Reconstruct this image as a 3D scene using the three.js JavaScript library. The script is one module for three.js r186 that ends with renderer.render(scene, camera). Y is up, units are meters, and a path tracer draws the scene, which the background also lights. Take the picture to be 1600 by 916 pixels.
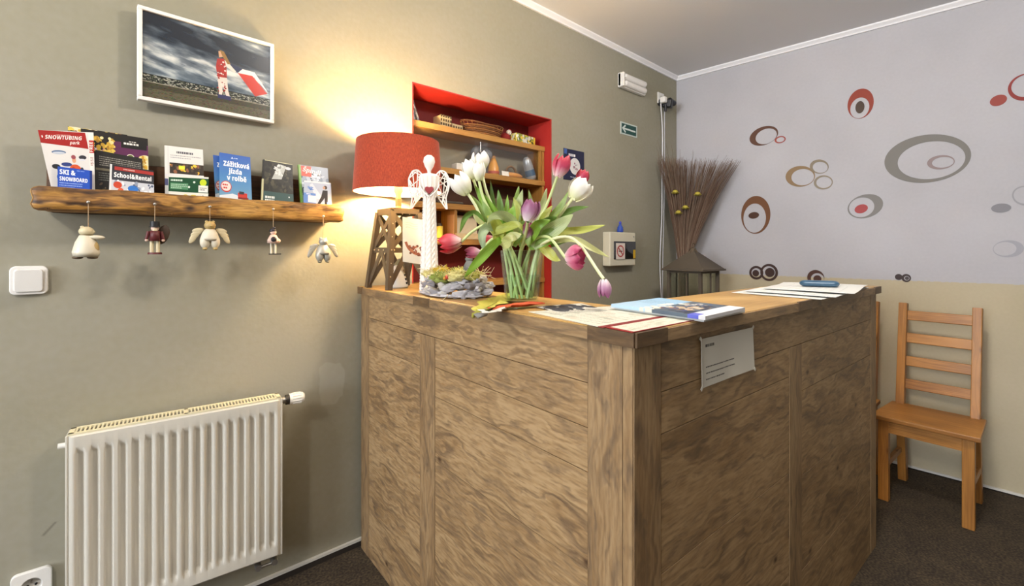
import * as THREE from 'three';
import { mergeGeometries, mergeVertices, toCreasedNormals } from 'three/addons/utils/BufferGeometryUtils.js';
import { RoundedBoxGeometry } from 'three/addons/geometries/RoundedBoxGeometry.js';
import { ImprovedNoise } from 'three/addons/math/ImprovedNoise.js';
import { RectAreaLightUniformsLib } from 'three/addons/lights/RectAreaLightUniformsLib.js';
RectAreaLightUniformsLib.init();

// ------------------------------------------------------------------ camera, light, exposure
const F = 710, CX = 800, CY = 391, EYE = 1.25, YAW = -40.9 * Math.PI / 180;
const scene = new THREE.Scene();
const camera = new THREE.PerspectiveCamera(2 * Math.atan(458 / F) * 180 / Math.PI, 1600 / 916, 0.05, 40);
camera.position.set(0, EYE, 0); camera.rotation.y = YAW;
camera.setViewOffset(1600, 916, 0, 458 - CY, 1600, 916);
scene.add(camera);
scene.background = new THREE.Color(0.55, 0.68, 0.9);
const renderer = new THREE.WebGLRenderer({ antialias: true });
renderer.toneMapping = THREE.LinearToneMapping;
renderer.toneMappingExposure = 2.55;
renderer.shadowMap.enabled = true;
const WINDOW_POWER = 8.5, PENDANT = 2.0, CEILING_LAMP = 1.8, TABLE_LAMP = 1.15;
const windowLight = new THREE.RectAreaLight(new THREE.Color(0.9, 0.94, 1.0), WINDOW_POWER, 1.9, 1.5);
windowLight.name = 'window_daylight'; windowLight.position.set(-4.35, 1.7, -0.2); windowLight.lookAt(0, 1.66, -0.2);
scene.add(windowLight);

// ------------------------------------------------------------------ helpers
const V = (x, y, z) => new THREE.Vector3(x, y, z);
const sth = Math.sin(49.1 * Math.PI / 180), cth = Math.cos(49.1 * Math.PI / 180);
const ray = (u, v) => { const l = (u - CX) / F; return V(l * sth + cth, -(v - CY) / F, l * cth - sth); };
const at = (u, v, d) => ray(u, v).multiplyScalar(d).add(V(0, EYE, 0));
const WALL_Z = -1.878, TOP = 1.098;
const onA = (u, v, off = 0) => { const r = ray(u, v); return at(u, v, (WALL_Z + off) / r.z); };
const onY = (u, v, y) => at(u, v, (y - EYE) / ray(u, v).y);
const B0 = V(3.36, 0, -1.879), Bd = V(0.0476, 0, 0.9989), Bn = V(-0.9989, 0, 0.0476), BROT = Math.atan2(-0.9989, 0.0476);
const onB = (u, v) => { const r = ray(u, v), o = V(0, EYE, 0); const t = B0.clone().sub(o).dot(Bn) / r.dot(Bn); return at(u, v, t); };
const bS = (p) => p.clone().sub(B0).dot(Bd);
const ceilY = (x, z) => 2.618 - 0.0137 * (x - 1.626) - 0.02 * (z - WALL_Z);   // old ceiling, slightly out of level
let sd = 7; const rnd = () => { sd = (sd * 16807) % 2147483647; return sd / 2147483647; };
const rr = (a, b) => a + (b - a) * rnd();
const noise = new ImprovedNoise();
const fbm = (x, y, z, o = 4) => { let s = 0, a = 0.5; for (let i = 0; i < o; i++) { s += a * noise.noise(x, y, z); x *= 2.03; y *= 2.03; z += 7.3; a *= 0.5; } return s; };
const used = {};
const numbered = (n) => { const k = used[n] = (used[n] ?? -1) + 1; return k ? n + '_' + String(k).padStart(3, '0') : n; };
function thing(name, label, category, pos = V(0, 0, 0), turn = 0, group) {
  const o = new THREE.Group(); o.name = numbered(name); o.position.copy(pos); o.rotation.y = turn;
  o.userData = { label, category }; if (group) o.userData.group = group;
  scene.add(o); return o;
}
function part(name, geo, mat, parent, kind) {
  const m = new THREE.Mesh(geo, mat); m.name = parent === scene ? numbered(name) : name; m.castShadow = m.receiveShadow = true;
  if (parent !== scene) { let k = 0; const taken = parent.children.map((c) => c.name); while (taken.includes(m.name)) m.name = name + '_' + String(++k).padStart(3, '0'); }
  if (kind) m.userData.kind = kind;
  parent.add(m); return m;
}
function lone(name, geo, mat, label, category, group) { const m = part(name, geo, mat, scene); m.userData = { label, category }; if (group) m.userData.group = group; return m; }
const struct = (name, geo, mat, parent = scene) => { const m = part(name, geo, mat, parent); if (parent === scene) m.userData.kind = 'structure'; return m; };
const E_ = new THREE.Euler();
function T(g, x = 0, y = 0, z = 0, rx = 0, ry = 0, rz = 0, sx = 1, sy = sx, sz = sx) {
  const m = new THREE.Matrix4().compose(V(x, y, z), new THREE.Quaternion().setFromEuler(new THREE.Euler(rx, ry, rz)), V(sx, sy, sz));
  return g.applyMatrix4(m);
}
function mg(list) {
  return mergeGeometries(list.map((g) => {
    const n = g.index ? g.toNonIndexed() : g;
    for (const k of Object.keys(n.attributes)) if (!['position', 'normal', 'uv'].includes(k)) n.deleteAttribute(k);
    n.morphAttributes = {}; return n;
  }));
}
const box = (w, h, d, x = 0, y = 0, z = 0) => T(new THREE.BoxGeometry(w, h, d), x, y, z);
const rbox = (w, h, d, r, x = 0, y = 0, z = 0, s = 2) => T(new RoundedBoxGeometry(w, h, d, s, Math.min(r, w / 2.01, h / 2.01, d / 2.01)), x, y, z);
const cyl = (r1, r2, h, x = 0, y = 0, z = 0, s = 20) => T(new THREE.CylinderGeometry(r1, r2, h, s), x, y, z);
const ball = (r, x = 0, y = 0, z = 0, sx = 1, sy = 1, sz = 1, s = 18) => T(new THREE.SphereGeometry(r, s, Math.ceil(s * 0.7)), x, y, z, 0, 0, 0, sx, sy, sz);
const tube = (pts, r, seg = 20, rs = 8) => new THREE.TubeGeometry(new THREE.CatmullRomCurve3(pts), seg, r, rs);
const lathe = (pts, s = 32) => new THREE.LatheGeometry(pts.map(([x, y]) => new THREE.Vector2(x, y)), s);
function bar(a, b, w, d) {                       // square bar from a to b
  const g = new THREE.BoxGeometry(w, a.distanceTo(b), d); const q = new THREE.Quaternion().setFromUnitVectors(V(0, 1, 0), b.clone().sub(a).normalize());
  g.applyMatrix4(new THREE.Matrix4().compose(a.clone().add(b).multiplyScalar(0.5), q, V(1, 1, 1))); return g;
}
const rrect = (w, h, r, d, bev = 0.002, hole = 0) => { const s = new THREE.Shape(), x = w / 2 - bev, y = h / 2 - bev; s.moveTo(-x + r, -y); s.lineTo(x - r, -y); s.absarc(x - r, -y + r, r, -Math.PI / 2, 0); s.lineTo(x, y - r); s.absarc(x - r, y - r, r, 0, Math.PI / 2); s.lineTo(-x + r, y); s.absarc(-x + r, y - r, r, Math.PI / 2, Math.PI); s.lineTo(-x, -y + r); s.absarc(-x + r, -y + r, r, Math.PI, Math.PI * 1.5); if (hole) { const q = new THREE.Path(); q.absarc(0, 0, hole + bev, 0, Math.PI * 2); s.holes.push(q); } return new THREE.ExtrudeGeometry(s, { depth: d - 2 * bev, bevelEnabled: true, bevelSize: bev, bevelThickness: bev, bevelSegments: 3, curveSegments: hole ? 20 : 8 }).translate(0, 0, bev); };
const rod = (a, b, r, s = 8) => { const g = new THREE.CylinderGeometry(r, r, a.distanceTo(b), s); const q = new THREE.Quaternion().setFromUnitVectors(V(0, 1, 0), b.clone().sub(a).normalize()); return g.applyMatrix4(new THREE.Matrix4().compose(a.clone().add(b).multiplyScalar(0.5), q, V(1, 1, 1))); };
// texture coordinates in metres, u along the grain
function uvm(g, grain = 'x', ou = 0, ov = 0, k = 1) {
  const p = g.attributes.position, n = g.attributes.normal, uv = new Float32Array(p.count * 2);
  for (let i = 0; i < p.count; i++) {
    const c = { x: p.getX(i), y: p.getY(i), z: p.getZ(i) }, a = { x: Math.abs(n.getX(i)), y: Math.abs(n.getY(i)), z: Math.abs(n.getZ(i)) };
    const up = a.x > a.y && a.x > a.z ? 'x' : a.y > a.z ? 'y' : 'z';
    const rest = ['x', 'y', 'z'].filter((q) => q !== up);
    const gu = rest.includes(grain) ? grain : rest[0], gv = rest.find((q) => q !== gu);
    uv[2 * i] = c[gu] * k + ou; uv[2 * i + 1] = c[gv] * k + ov;
  }
  g.setAttribute('uv', new THREE.BufferAttribute(uv, 2)); return g;
}
// sheet of paper between four corners (tl, tr, br, bl), with thickness and optional wave
function sheetGeo([tl, tr, br, bl], th = 0.0012, wave = null, n = 10) {
  const nor = tr.clone().sub(tl).cross(tl.clone().sub(bl)).normalize();
  const P = (s, t) => { const p = tl.clone().lerp(tr, s).lerp(bl.clone().lerp(br, s), t); if (wave) p.addScaledVector(nor, wave(s, t)); return p; };
  const pos = [], uv = [], idx = [], m = n + 1;
  for (const k of [0, 1]) for (let j = 0; j <= n; j++) for (let i = 0; i <= n; i++) {
    const p = P(i / n, j / n); if (k) p.addScaledVector(nor, -th); pos.push(p.x, p.y, p.z); uv.push(i / n, 1 - j / n);
  }
  for (let j = 0; j < n; j++) for (let i = 0; i < n; i++) {
    const a = j * m + i, b = a + 1, c = a + m, d = c + 1, o = m * m;
    idx.push(a, c, b, b, c, d, o + a, o + b, o + c, o + b, o + d, o + c);
  }
  const edge = (a, b) => { const o = m * m; idx.push(a, b, o + a, b, o + b, o + a); };
  for (let i = 0; i < n; i++) { edge(i, i + 1); edge(n * m + i + 1, n * m + i); edge((i + 1) * m, i * m); edge(i * m + n, (i + 1) * m + n); }
  const g = new THREE.BufferGeometry(); g.setAttribute('position', new THREE.Float32BufferAttribute(pos, 3)); g.setAttribute('uv', new THREE.Float32BufferAttribute(uv, 2)); g.setIndex(idx);
  return toCreasedNormals(g, 0.6);
}
const recentre = (g, o) => g.translate(-o.x, -o.y, -o.z);

// ------------------------------------------------------------------ textures and materials
function canvasTex(w, h, draw, wrap) {
  const c = document.createElement('canvas'); c.width = w; c.height = h; draw(c.getContext('2d'), w, h);
  const t = new THREE.CanvasTexture(c); t.colorSpace = THREE.SRGBColorSpace; if (wrap) t.wrapS = t.wrapT = wrap; return t;
}
function pixelTex(w, h, fn, wrap = THREE.MirroredRepeatWrapping, srgb = true) {
  const d = new Uint8Array(w * h * 4);
  for (let y = 0; y < h; y++) for (let x = 0; x < w; x++) { const c = fn(x / w, y / h), i = (y * w + x) * 4; d[i] = c[0]; d[i + 1] = c[1]; d[i + 2] = c[2]; d[i + 3] = 255; }
  const t = new THREE.DataTexture(d, w, h); t.magFilter = THREE.LinearFilter; t.wrapS = t.wrapT = wrap; if (srgb) t.colorSpace = THREE.SRGBColorSpace; t.needsUpdate = true; return t;
}
const mix3 = (a, b, t) => { t = Math.max(0, Math.min(1, t)); return [a[0] + (b[0] - a[0]) * t, a[1] + (b[1] - a[1]) * t, a[2] + (b[2] - a[2]) * t]; };
const rgb = (s) => { const c = parseInt(s.slice(1), 16); return [c >> 16, (c >> 8) & 255, c & 255]; };
const M = (color, rough = 0.6, extra = {}) => new THREE.MeshStandardMaterial({ color, roughness: rough, ...extra });
const P = (color, rough = 0.6, extra = {}) => new THREE.MeshPhysicalMaterial({ color, roughness: rough, ...extra });
function woodTex(cols, { seed = 0, fx = 2.2, fy = 26, warp = 1.2, knots = 0, w = 768, h = 384, len = 1.2, wid = 0.6, sharp = 1 }) {
  const [a, b, c] = cols.map(rgb), kn = [];
  for (let i = 0; i < knots; i++) kn.push([rr(0.1, len - 0.1), rr(0.03, wid - 0.03), rr(0.006, 0.013)]);
  const t = pixelTex(w, h, (s, q) => {
    let x = s * len, y = q * wid, kd = 0;
    for (const [kx, ky, kr] of kn) { const dx = (x - kx) * 0.55, dy = y - ky, d2 = (dx * dx + dy * dy) / (kr * kr); y += dy * 0.9 * Math.exp(-d2 / 8); kd = Math.max(kd, Math.exp(-d2 * 1.4)); }
    const wv = warp * fbm(x * 3.1, y * 7, seed, 3);
    const ring = 0.5 + 0.5 * Math.sin((y * fy + wv * 6 + fbm(x * fx, y * 4, seed + 9, 2) * 5) * 2.2);
    const fine = fbm(x * 5, y * 190, seed + 3, 2), blot = fbm(x * 2.4, y * 5, seed + 5, 4);
    let col = mix3(a, b, 0.5 + (ring - 0.5) * 0.75 * sharp + blot * 0.6);
    col = mix3(col, c, 0.28 + blot * 1.3 + fine * 0.9 - ring * 0.12);
    return kd > 0.05 ? mix3(col, [c[0] * 0.55, c[1] * 0.45, c[2] * 0.4], kd * 0.85) : col;
  });
  t.repeat.set(1 / len, 1 / wid); return t;
}
const stainTex = (cols, seed, k) => { const [a, b, c] = cols.map(rgb), kn = [[0.3, 0.2], [0.82, 0.44], [1.15, 0.12], [0.55, 0.62]]; const t = pixelTex(1536, 1024, (s, q) => {
  const x = s * 1.4, y0 = q * 0.94; let kd = 0, y = y0; for (const [kx, ky] of kn) { const dx = (x - kx) * 0.6, dy = y0 - ky, d2 = (dx * dx + dy * dy) / 0.00008; y += dy * 0.9 * Math.exp(-d2 / 10); kd = Math.max(kd, Math.exp(-d2 * 1.6)); }
  const wv = fbm(x * 7, y * 16, seed, 4), w2 = fbm(x * 2, y * 4, seed + 4, 3);
  const st = 0.5 + 0.5 * Math.sin(y * 260 * k + wv * 15 + w2 * 10), fine = fbm(x * 22, y * 170, seed + 2, 3), blot = fbm(x * 3 + wv * 0.5, y * 9 + wv, seed + 7, 4), dirt = fbm(x * 10 + wv, y * 52 + wv * 3, seed + 13, 4);
  let col = mix3(a, b, 0.5 + blot * 1.1 + (st - 0.5) * 0.4 + fine * 0.65); col = mix3(col, c, 0.1 + Math.max(0, dirt * 1.1 + blot * 0.55 + 0.05) * 1.15 + Math.max(0, fine) * 0.6);
  return kd > 0.06 ? mix3(col, [c[0] * 0.6, c[1] * 0.5, c[2] * 0.42], kd * 0.85) : col; }); t.repeat.set(1 / 1.4, 1 / 0.94); return t; };
const counterTex = stainTex(['#b3966d', '#92734c', '#624f3c'], 11, 1);
const counterTex2 = stainTex(['#a68a64', '#896b47', '#5f4e3d'], 23, 1.3);
const topTex = woodTex(['#c2a066', '#b08c50', '#8c6a38'], { seed: 31, fy: 30, warp: 0.9, len: 1.4, wid: 0.5, sharp: 0.5 });
const shelfTex = stainTex(['#d0a050', '#96662a', '#2c1a0b'], 41, 0.7);
const darkShelfTex = woodTex(['#6a4420', '#452a12', '#1d1209'], { seed: 43, fy: 26, warp: 1.4, knots: 4, len: 0.9, wid: 0.25 });
const pineTex = woodTex(['#b98a48', '#a67a3a', '#7d5524'], { seed: 51, fy: 34, warp: 0.8, knots: 3, len: 1.0, wid: 0.4, sharp: 0.6 });
const chairTex = woodTex(['#bd8542', '#a87232', '#7c4f22'], { seed: 57, fy: 30, warp: 0.9, knots: 4, len: 1.0, wid: 0.4, sharp: 0.6 });
const bump = (t) => { const b = t.clone(); b.colorSpace = THREE.NoColorSpace; return b; };
const W = (t, rough, bs = 0.0006, color = 0xffffff) => new THREE.MeshStandardMaterial({ map: t, roughness: rough, bumpMap: bump(t), bumpScale: bs, color });
const mCounter = W(counterTex, 0.5, 0.0009), mStile = W(counterTex2, 0.5, 0.0008), mTop = W(topTex, 0.42, 0.0004), mBlock = W(counterTex2, 0.5, 0.0004, 0xb5afaa);
const mShelf = W(shelfTex, 0.55, 0.002), mShelfDark = W(darkShelfTex, 0.7, 0.001), mPine = W(pineTex, 0.45, 0.0004), mChair = W(chairTex, 0.4, 0.0004);
const plasterBump = pixelTex(256, 256, (x, y) => { const n = 128 + 70 * fbm(x * 40, y * 40, 2, 4) + 40 * fbm(x * 9, y * 9, 5, 3); return [n, n, n]; }, THREE.MirroredRepeatWrapping, false);
plasterBump.repeat.set(1 / 0.45, 1 / 0.45);
// wall paints; uv in metres divided by the wall's size
const AX0 = -4.4, AX1 = 3.38, WH = 2.72;
const wallATex = canvasTex(2048, 932, (c, w, h) => {
  const X = (x) => (x - AX0) / (AX1 - AX0) * w, Y = (y) => h - y / WH * h;
  const img = c.createImageData(w, h), a = rgb('#9c998a'), b = rgb('#93907d');
  for (let y = 0; y < h; y++) for (let x = 0; x < w; x++) { const k = mix3(a, b, 0.5 + fbm(x / 170, y / 170, 3, 5) * 1.4 + 0.3 * noise.noise(x / 5, y / 7, 1)); const i = (y * w + x) * 4; img.data[i] = k[0]; img.data[i + 1] = k[1]; img.data[i + 2] = k[2]; img.data[i + 3] = 255; }
  c.putImageData(img, 0, 0);
  // pale filler patch beside the counter, scuffs
  c.fillStyle = 'rgba(178,175,162,0.4)'; c.beginPath();
  for (let i = 0; i <= 40; i++) { const t = i / 40 * Math.PI * 2, q = (v) => Math.sign(v) * Math.pow(Math.abs(v), 0.6), r = 1 + 0.07 * Math.sin(3 * t + 1) + 0.05 * Math.sin(8 * t); c.lineTo(X(0.655 + 0.05 * r * q(Math.cos(t))), Y(0.71 + 0.085 * r * q(Math.sin(t)))); }
  c.fill();
  c.strokeStyle = 'rgba(70,66,58,0.4)'; c.lineWidth = 1.4; c.beginPath(); c.moveTo(X(-0.165), Y(0.425)); c.lineTo(X(-0.138), Y(0.455)); c.stroke();
});
const wallBTex = canvasTex(2048, 1024, (c, w, h) => {
  const img = c.createImageData(w, h), yb = h - 1.076 / WH * h;
  for (let y = 0; y < h; y++) for (let x = 0; x < w; x++) {
    const lower = y > yb + 1.2 * noise.noise(x / 9, 1, 1), n = 0.5 + fbm(x / 150, y / 150, 8, 4) * 1.2 + 0.25 * noise.noise(x / 5, y / 5, 4);
    const k = lower ? mix3(rgb('#c0b69c'), rgb('#b7ad92'), n) : mix3(rgb('#babac0'), rgb('#b1b1b7'), n);
    const i = (y * w + x) * 4; img.data[i] = k[0]; img.data[i + 1] = k[1]; img.data[i + 2] = k[2]; img.data[i + 3] = 255;
  }
  c.putImageData(img, 0, 0);
});
const mWallA = new THREE.MeshStandardMaterial({ map: wallATex, roughness: 0.85, bumpMap: plasterBump, bumpScale: 0.0012 });
const mWallB = new THREE.MeshStandardMaterial({ map: wallBTex, roughness: 0.85 });
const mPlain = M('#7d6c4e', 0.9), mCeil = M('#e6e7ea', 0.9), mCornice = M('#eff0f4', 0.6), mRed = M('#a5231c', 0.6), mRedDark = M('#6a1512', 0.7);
const carpetTex = pixelTex(512, 512, (x, y) => { const n = fbm(x * 90, y * 90, 3, 2) * 1.2 + fbm(x * 8, y * 8, 1, 3) * 0.35; return mix3(rgb('#2a2219'), rgb('#66573f'), 0.36 + n * 0.9); });
carpetTex.repeat.set(1 / 0.8, 1 / 0.8);
const mCarpet = new THREE.MeshStandardMaterial({ map: carpetTex, roughness: 0.95, bumpMap: bump(carpetTex), bumpScale: 0.004 });
const mCarpetEdge = M('#2c251e', 0.95), mBead = M('#d8d6cf', 0.5), mWhite = M('#e6e4dd', 0.45), mWhiteP = M('#e9e8e4', 0.35), mBlack = M('#17171a', 0.5);
const mMetal = M('#b8b6b2', 0.3, { metalness: 0.9 }), mIron = M('#625646', 0.55, { metalness: 0.35 }), mPaper = M('#e8e6dc', 0.7);

// ------------------------------------------------------------------ the room
{
  const floor = uvm(box(9.4, 0.1, 6.2, -0.3, -0.05, 0.55)); struct('floor', floor, mCarpet);
  // left wall with the recess opening
  const s = new THREE.Shape([[AX0, 0], [AX1 + 0.25, 0], [AX1 + 0.25, WH], [AX0, WH]].map(([x, y]) => new THREE.Vector2(x, y)));
  s.holes.push(new THREE.Path([[1.02, 0.62], [1.02, 2.024], [1.936, 2.024], [1.936, 0.62]].map(([x, y]) => new THREE.Vector2(x, y))));
  const g = new THREE.ExtrudeGeometry(s, { depth: 0.3, bevelEnabled: false }); g.translate(0, 0, WALL_Z - 0.3);
  const p = g.attributes.position, uv = g.attributes.uv;
  for (let i = 0; i < p.count; i++) uv.setXY(i, (p.getX(i) - AX0) / (AX1 - AX0), p.getY(i) / WH);
  const wa = struct('wall_left', g, mWallA);
  const mwB = mWallA.bumpMap; mwB.repeat.set((AX1 - AX0) / 0.5, WH / 0.5);
  // red painted recess lining
  const z0 = WALL_Z - 0.215, zc = (WALL_Z + z0) / 2 + 0.0005, dp = WALL_Z - z0;
  const reveal = mg([box(0.006, 1.404, dp, 1.023, 1.322, zc), box(0.006, 1.404, dp, 1.933, 1.322, zc), box(0.904, 0.006, dp, 1.478, 2.021, zc), box(0.904, 0.006, dp, 1.478, 0.623, zc)]);
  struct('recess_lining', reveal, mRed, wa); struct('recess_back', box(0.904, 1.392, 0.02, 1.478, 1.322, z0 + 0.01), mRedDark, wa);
  struct('recess_wall_back', box(0.95, 1.42, 0.04, 1.478, 1.322, WALL_Z - 0.275), mPlain, wa);
  // right wall
  const L = 5.2, gb = box(L, WH, 0.25, L / 2 - 0.3, WH / 2, -0.125), pb = gb.attributes.position, ub = gb.attributes.uv;
  for (let i = 0; i < pb.count; i++) ub.setXY(i, (pb.getX(i) + 0.3) / L, pb.getY(i) / WH);
  const wb = struct('wall_right', gb, mWallB); wb.position.copy(B0); wb.rotation.y = Math.atan2(-Bd.z, Bd.x);
  // front wall, back wall with its window
  struct('wall_front', box(8.8, WH, 0.2, -0.4, WH / 2, 3.1), mPlain);
  const ws = new THREE.Shape([[-2.2, 0], [3.2, 0], [3.2, WH], [-2.2, WH]].map(([x, y]) => new THREE.Vector2(x, y)));
  ws.holes.push(new THREE.Path([[-1.2, 0.92], [0.8, 0.92], [0.8, 2.48], [-1.2, 2.48]].map(([x, y]) => new THREE.Vector2(x, y))));
  const gw = new THREE.ExtrudeGeometry(ws, { depth: 0.3, bevelEnabled: false }); gw.rotateY(-Math.PI / 2); gw.translate(-4.4, 0, 0);
  struct('wall_back', gw, mPlain);
  const fr = []; for (const z of [-1.17, -0.2, 0.77]) fr.push(box(0.06, 1.56, 0.06, -4.55, 1.7, z)); for (const y of [0.95, 2.45]) fr.push(box(0.06, 0.06, 2.0, -4.55, y, -0.2));
  const win = struct('window_1', mg(fr), mWhiteP); struct('pane', box(0.006, 1.46, 1.9, -4.56, 1.7, -0.2), new THREE.MeshPhysicalMaterial({ color: 0xffffff, roughness: 0.02, transmission: 1, thickness: 0 }), win);
  // ceiling and cornice follow the same slight tilt
  const tilt = (q, dy) => { const a = q.attributes.position; for (let i = 0; i < a.count; i++) a.setY(i, a.getY(i) + ceilY(a.getX(i), a.getZ(i)) + dy); q.computeVertexNormals(); return q; };
  struct('ceiling', tilt(new THREE.BoxGeometry(9, 0.14, 5.6, 40, 1, 40).translate(-0.4, 0.07 + 0.03, 0.5), 0), mCeil);
  const cv = [[0, 0], [0.011, 0], [0.014, 0.008], [0.028, 0.022], [0.03, 0.035], [0, 0.035]].map(([x, y]) => new THREE.Vector2(x, y));
  const cornice = (len) => new THREE.ExtrudeGeometry(new THREE.Shape(cv), { depth: len, bevelEnabled: false, steps: 30 });
  const ca = cornice(7.76); ca.rotateY(Math.PI / 2); ca.scale(1, 1, -1); ca.translate(-4.4, 0, WALL_Z); ca.index || 0;
  const fl = (q) => { const a = q.attributes.position.array; for (let i = 0; i < a.length; i += 9) for (let k = 0; k < 3; k++) { const t = a[i + 3 + k]; a[i + 3 + k] = a[i + 6 + k]; a[i + 6 + k] = t; } return q; };
  struct('trim_1', tilt(fl(ca), 0), mCornice);
  const cb = cornice(4.9); cb.rotateY(Math.PI); cb.translate(0, 0, 4.9); cb.rotateY(Math.atan2(Bd.x, Bd.z)); cb.translate(B0.x, 0, B0.z);
  struct('trim_2', tilt(cb, 0), mCornice);
  // carpet skirting with a white bead
  struct('baseboard_left', box(7.7, 0.024, 0.008, -0.54, 0.012, WALL_Z + 0.004), mCarpetEdge); struct('trim_3', box(7.7, 0.01, 0.012, -0.54, 0.029, WALL_Z + 0.006), mBead);
  const bb = new THREE.Group(); const k1 = struct('baseboard_right', box(4.8, 0.008, 0.008, 2.41, 0.004, 0.004), mCarpetEdge), k2 = struct('trim_4', box(4.8, 0.011, 0.012, 2.41, 0.0135, 0.006), mBead);
  for (const k of [k1, k2]) { k.position.copy(B0); k.rotation.y = Math.atan2(-Bd.z, Bd.x); }
}
// pendant lamp behind the camera
{
  for (const [x, z, y, power, label] of [[-1.2, -0.3, 2.36, PENDANT, 'round opal glass pendant lamp hanging behind the viewer'], [1.35, -0.3, 2.42, CEILING_LAMP, 'round opal glass pendant lamp hanging above the reception counter']]) {
  const o = thing('pendant_lamp', label, 'lamp', V(x, y, z)), top = ceilY(x, z) + 0.03 - y;
  part('canopy', cyl(0.05, 0.06, 0.03, 0, top - 0.015, 0), mMetal, o); part('cord', cyl(0.004, 0.004, Math.max(0.01, top - 0.12), 0, (top + 0.12) / 2, 0), mBlack, o); part('cap', cyl(0.03, 0.04, 0.04, 0, 0.125, 0), mMetal, o);
  part('globe', ball(0.12, 0, 0, 0, 1, 1, 1, 32), M('#fff6e6', 0.3, { emissive: 0xfff2dc, emissiveIntensity: 1.5 }), o);
  const l = new THREE.PointLight(0xfff5ea, power); l.name = 'pendant_light'; l.position.set(x, y, z); l.castShadow = true; l.shadow.radius = 5; scene.add(l);
  }
}

// ------------------------------------------------------------------ reception counter
const CS = V(0.7308, 0, -0.4955), CT = -0.0297;            // near corner and turn; local x runs along the right face, -z along the left face
const cAxisA = V(0.99956, 0, 0.0297), cAxisB = V(0.0297, 0, -0.99956);
const loc = (x, b, y = TOP) => CS.clone().addScaledVector(cAxisA, x).addScaledVector(cAxisB, b).setY(y);
{
  const o = thing('reception_counter', 'L-shaped wooden reception counter of stained brown planks with honey coloured top', 'counter', CS, CT);
  const LB = 1.36, LA = 1.69, H = 1.07, t = 0.02;
  const body = mg([box(t, H, LB - 0.03, 0.022, H / 2, -LB / 2), box(LA - 0.03, H, t, LA / 2, H / 2, -0.022), box(t, H, LB - 0.3, 0.27, H / 2, -(LB + 0.26) / 2), box(LA - 0.3, H, t, (LA + 0.26) / 2, H / 2, -0.27), box(0.28, H, 0.02, 0.15, H / 2, -LB + 0.01), box(0.02, H, 0.27, LA - 0.01, H / 2, -0.145)]);
  part('carcass', uvm(body, 'y'), mStile, o);
  const pl = (name, w, h, x, y, side, grain, proud = 0) => {     // side 'L': x runs along the left face; 'R': along the right face
    const d = 0.012 + proud, g = rbox(w - 0.0012, h - 0.0014, d, 0.0012, 0, 0, 0, 1); uvm(g, grain, rr(0, 5), rr(0, 5));
    const m = part(name, g, grain === 'y' ? mStile : mCounter, o);
    if (side === 'L') { m.rotation.y = -Math.PI / 2; m.position.set(0.012 - d / 2 - 0.0005, y, -x); } else m.position.set(x, y, -0.012 + d / 2 + 0.0005);
  };
  const rowsBig = [0, 0.2, 0.39, 0.588, 0.79, 0.882, 0.975], rowsL = [0, 0.19, 0.385, 0.578, 0.866, 0.975], rowsR = [0, 0.3, 0.6, 0.88, 0.965], rowsR2 = [0, 0.27, 0.56, 0.82, 0.965];
  const rows = (r, x0, x1, side) => { for (let i = 0; i + 1 < r.length; i++) pl('plank', x1 - x0, r[i + 1] - r[i], (x0 + x1) / 2, (r[i] + r[i + 1]) / 2, side, 'x'); };
  rows(rowsBig, 0.112, 0.743, 'L'); rows(rowsL, 0.844, 1.28, 'L'); rows(rowsR, 0.09, 0.75, 'R'); rows(rowsR2, 0.846, 1.61, 'R'); rows([0.975, 1.07], 0.112, 1.28, 'L'); rows([0.965, 1.07], 0.09, 1.61, 'R');
  for (const [a, b, s, pr] of [[0.0, 0.024, 'L', 0.0015], [0.024, 0.112, 'L', 0.0012], [0.743, 0.844, 'L', 0.0012], [1.28, 1.36, 'L', 0.0012], [0.0, 0.09, 'R', 0.0012], [0.75, 0.846, 'R', 0.0012], [1.61, 1.69, 'R', 0.0012]])
    { const mid = a > 0.7 && a < 0.8, h = mid ? (s === 'L' ? 0.975 : 0.965) : H; pl('stile', b - a, h, (a + b) / 2, h / 2, s, 'y', pr); }
  // narrow bar top in two boards, mitred at the corner
  const ov = 0.012, wd = 0.3, yt = TOP - 0.014;
  part('top_board', uvm(rbox(LA + 2 * ov, 0.028, wd, 0.003, LA / 2, yt, -wd / 2 + ov), 'x'), mTop, o);
  part('top_board', uvm(rbox(wd, 0.028, LB - wd + ov + 0.012, 0.003, wd / 2 - ov, yt, -(LB + wd - ov) / 2 - 0.001), 'z', 0.4, 0.2), mTop, o);
  for (const [a, b] of [[0.1, 0.755], [0.862, 1.315]]) part('edge_strip', uvm(rbox(0.005, 0.026, b - a, 0.001, -ov - 0.001, yt - 0.002, -(a + b) / 2, 1), 'z', a, 0.3), mStile, o);
  for (const [a, b] of [[0.09, 0.779], [0.888, 1.61]]) part('edge_strip', uvm(rbox(b - a, 0.026, 0.005, 0.001, (a + b) / 2, yt - 0.002, ov + 0.001, 1), 'x', 0.2, a), mStile, o);
  for (const [a, b] of [[-0.0125, 0.1], [0.755, 0.862], [1.315, 1.362]]) part('edge_block', uvm(rbox(0.008, 0.0286, b - a, 0.001, -ov - 0.001, yt - 0.0006, -(a + b) / 2, 1), 'z'), mBlock, o);
  for (const [a, b] of [[-0.0125, 0.09], [0.779, 0.888], [1.61, 1.702]]) part('edge_block', uvm(rbox(b - a, 0.0286, 0.008, 0.001, (a + b) / 2, yt - 0.0006, ov + 0.001, 1), 'x'), mBlock, o);
}

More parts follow.
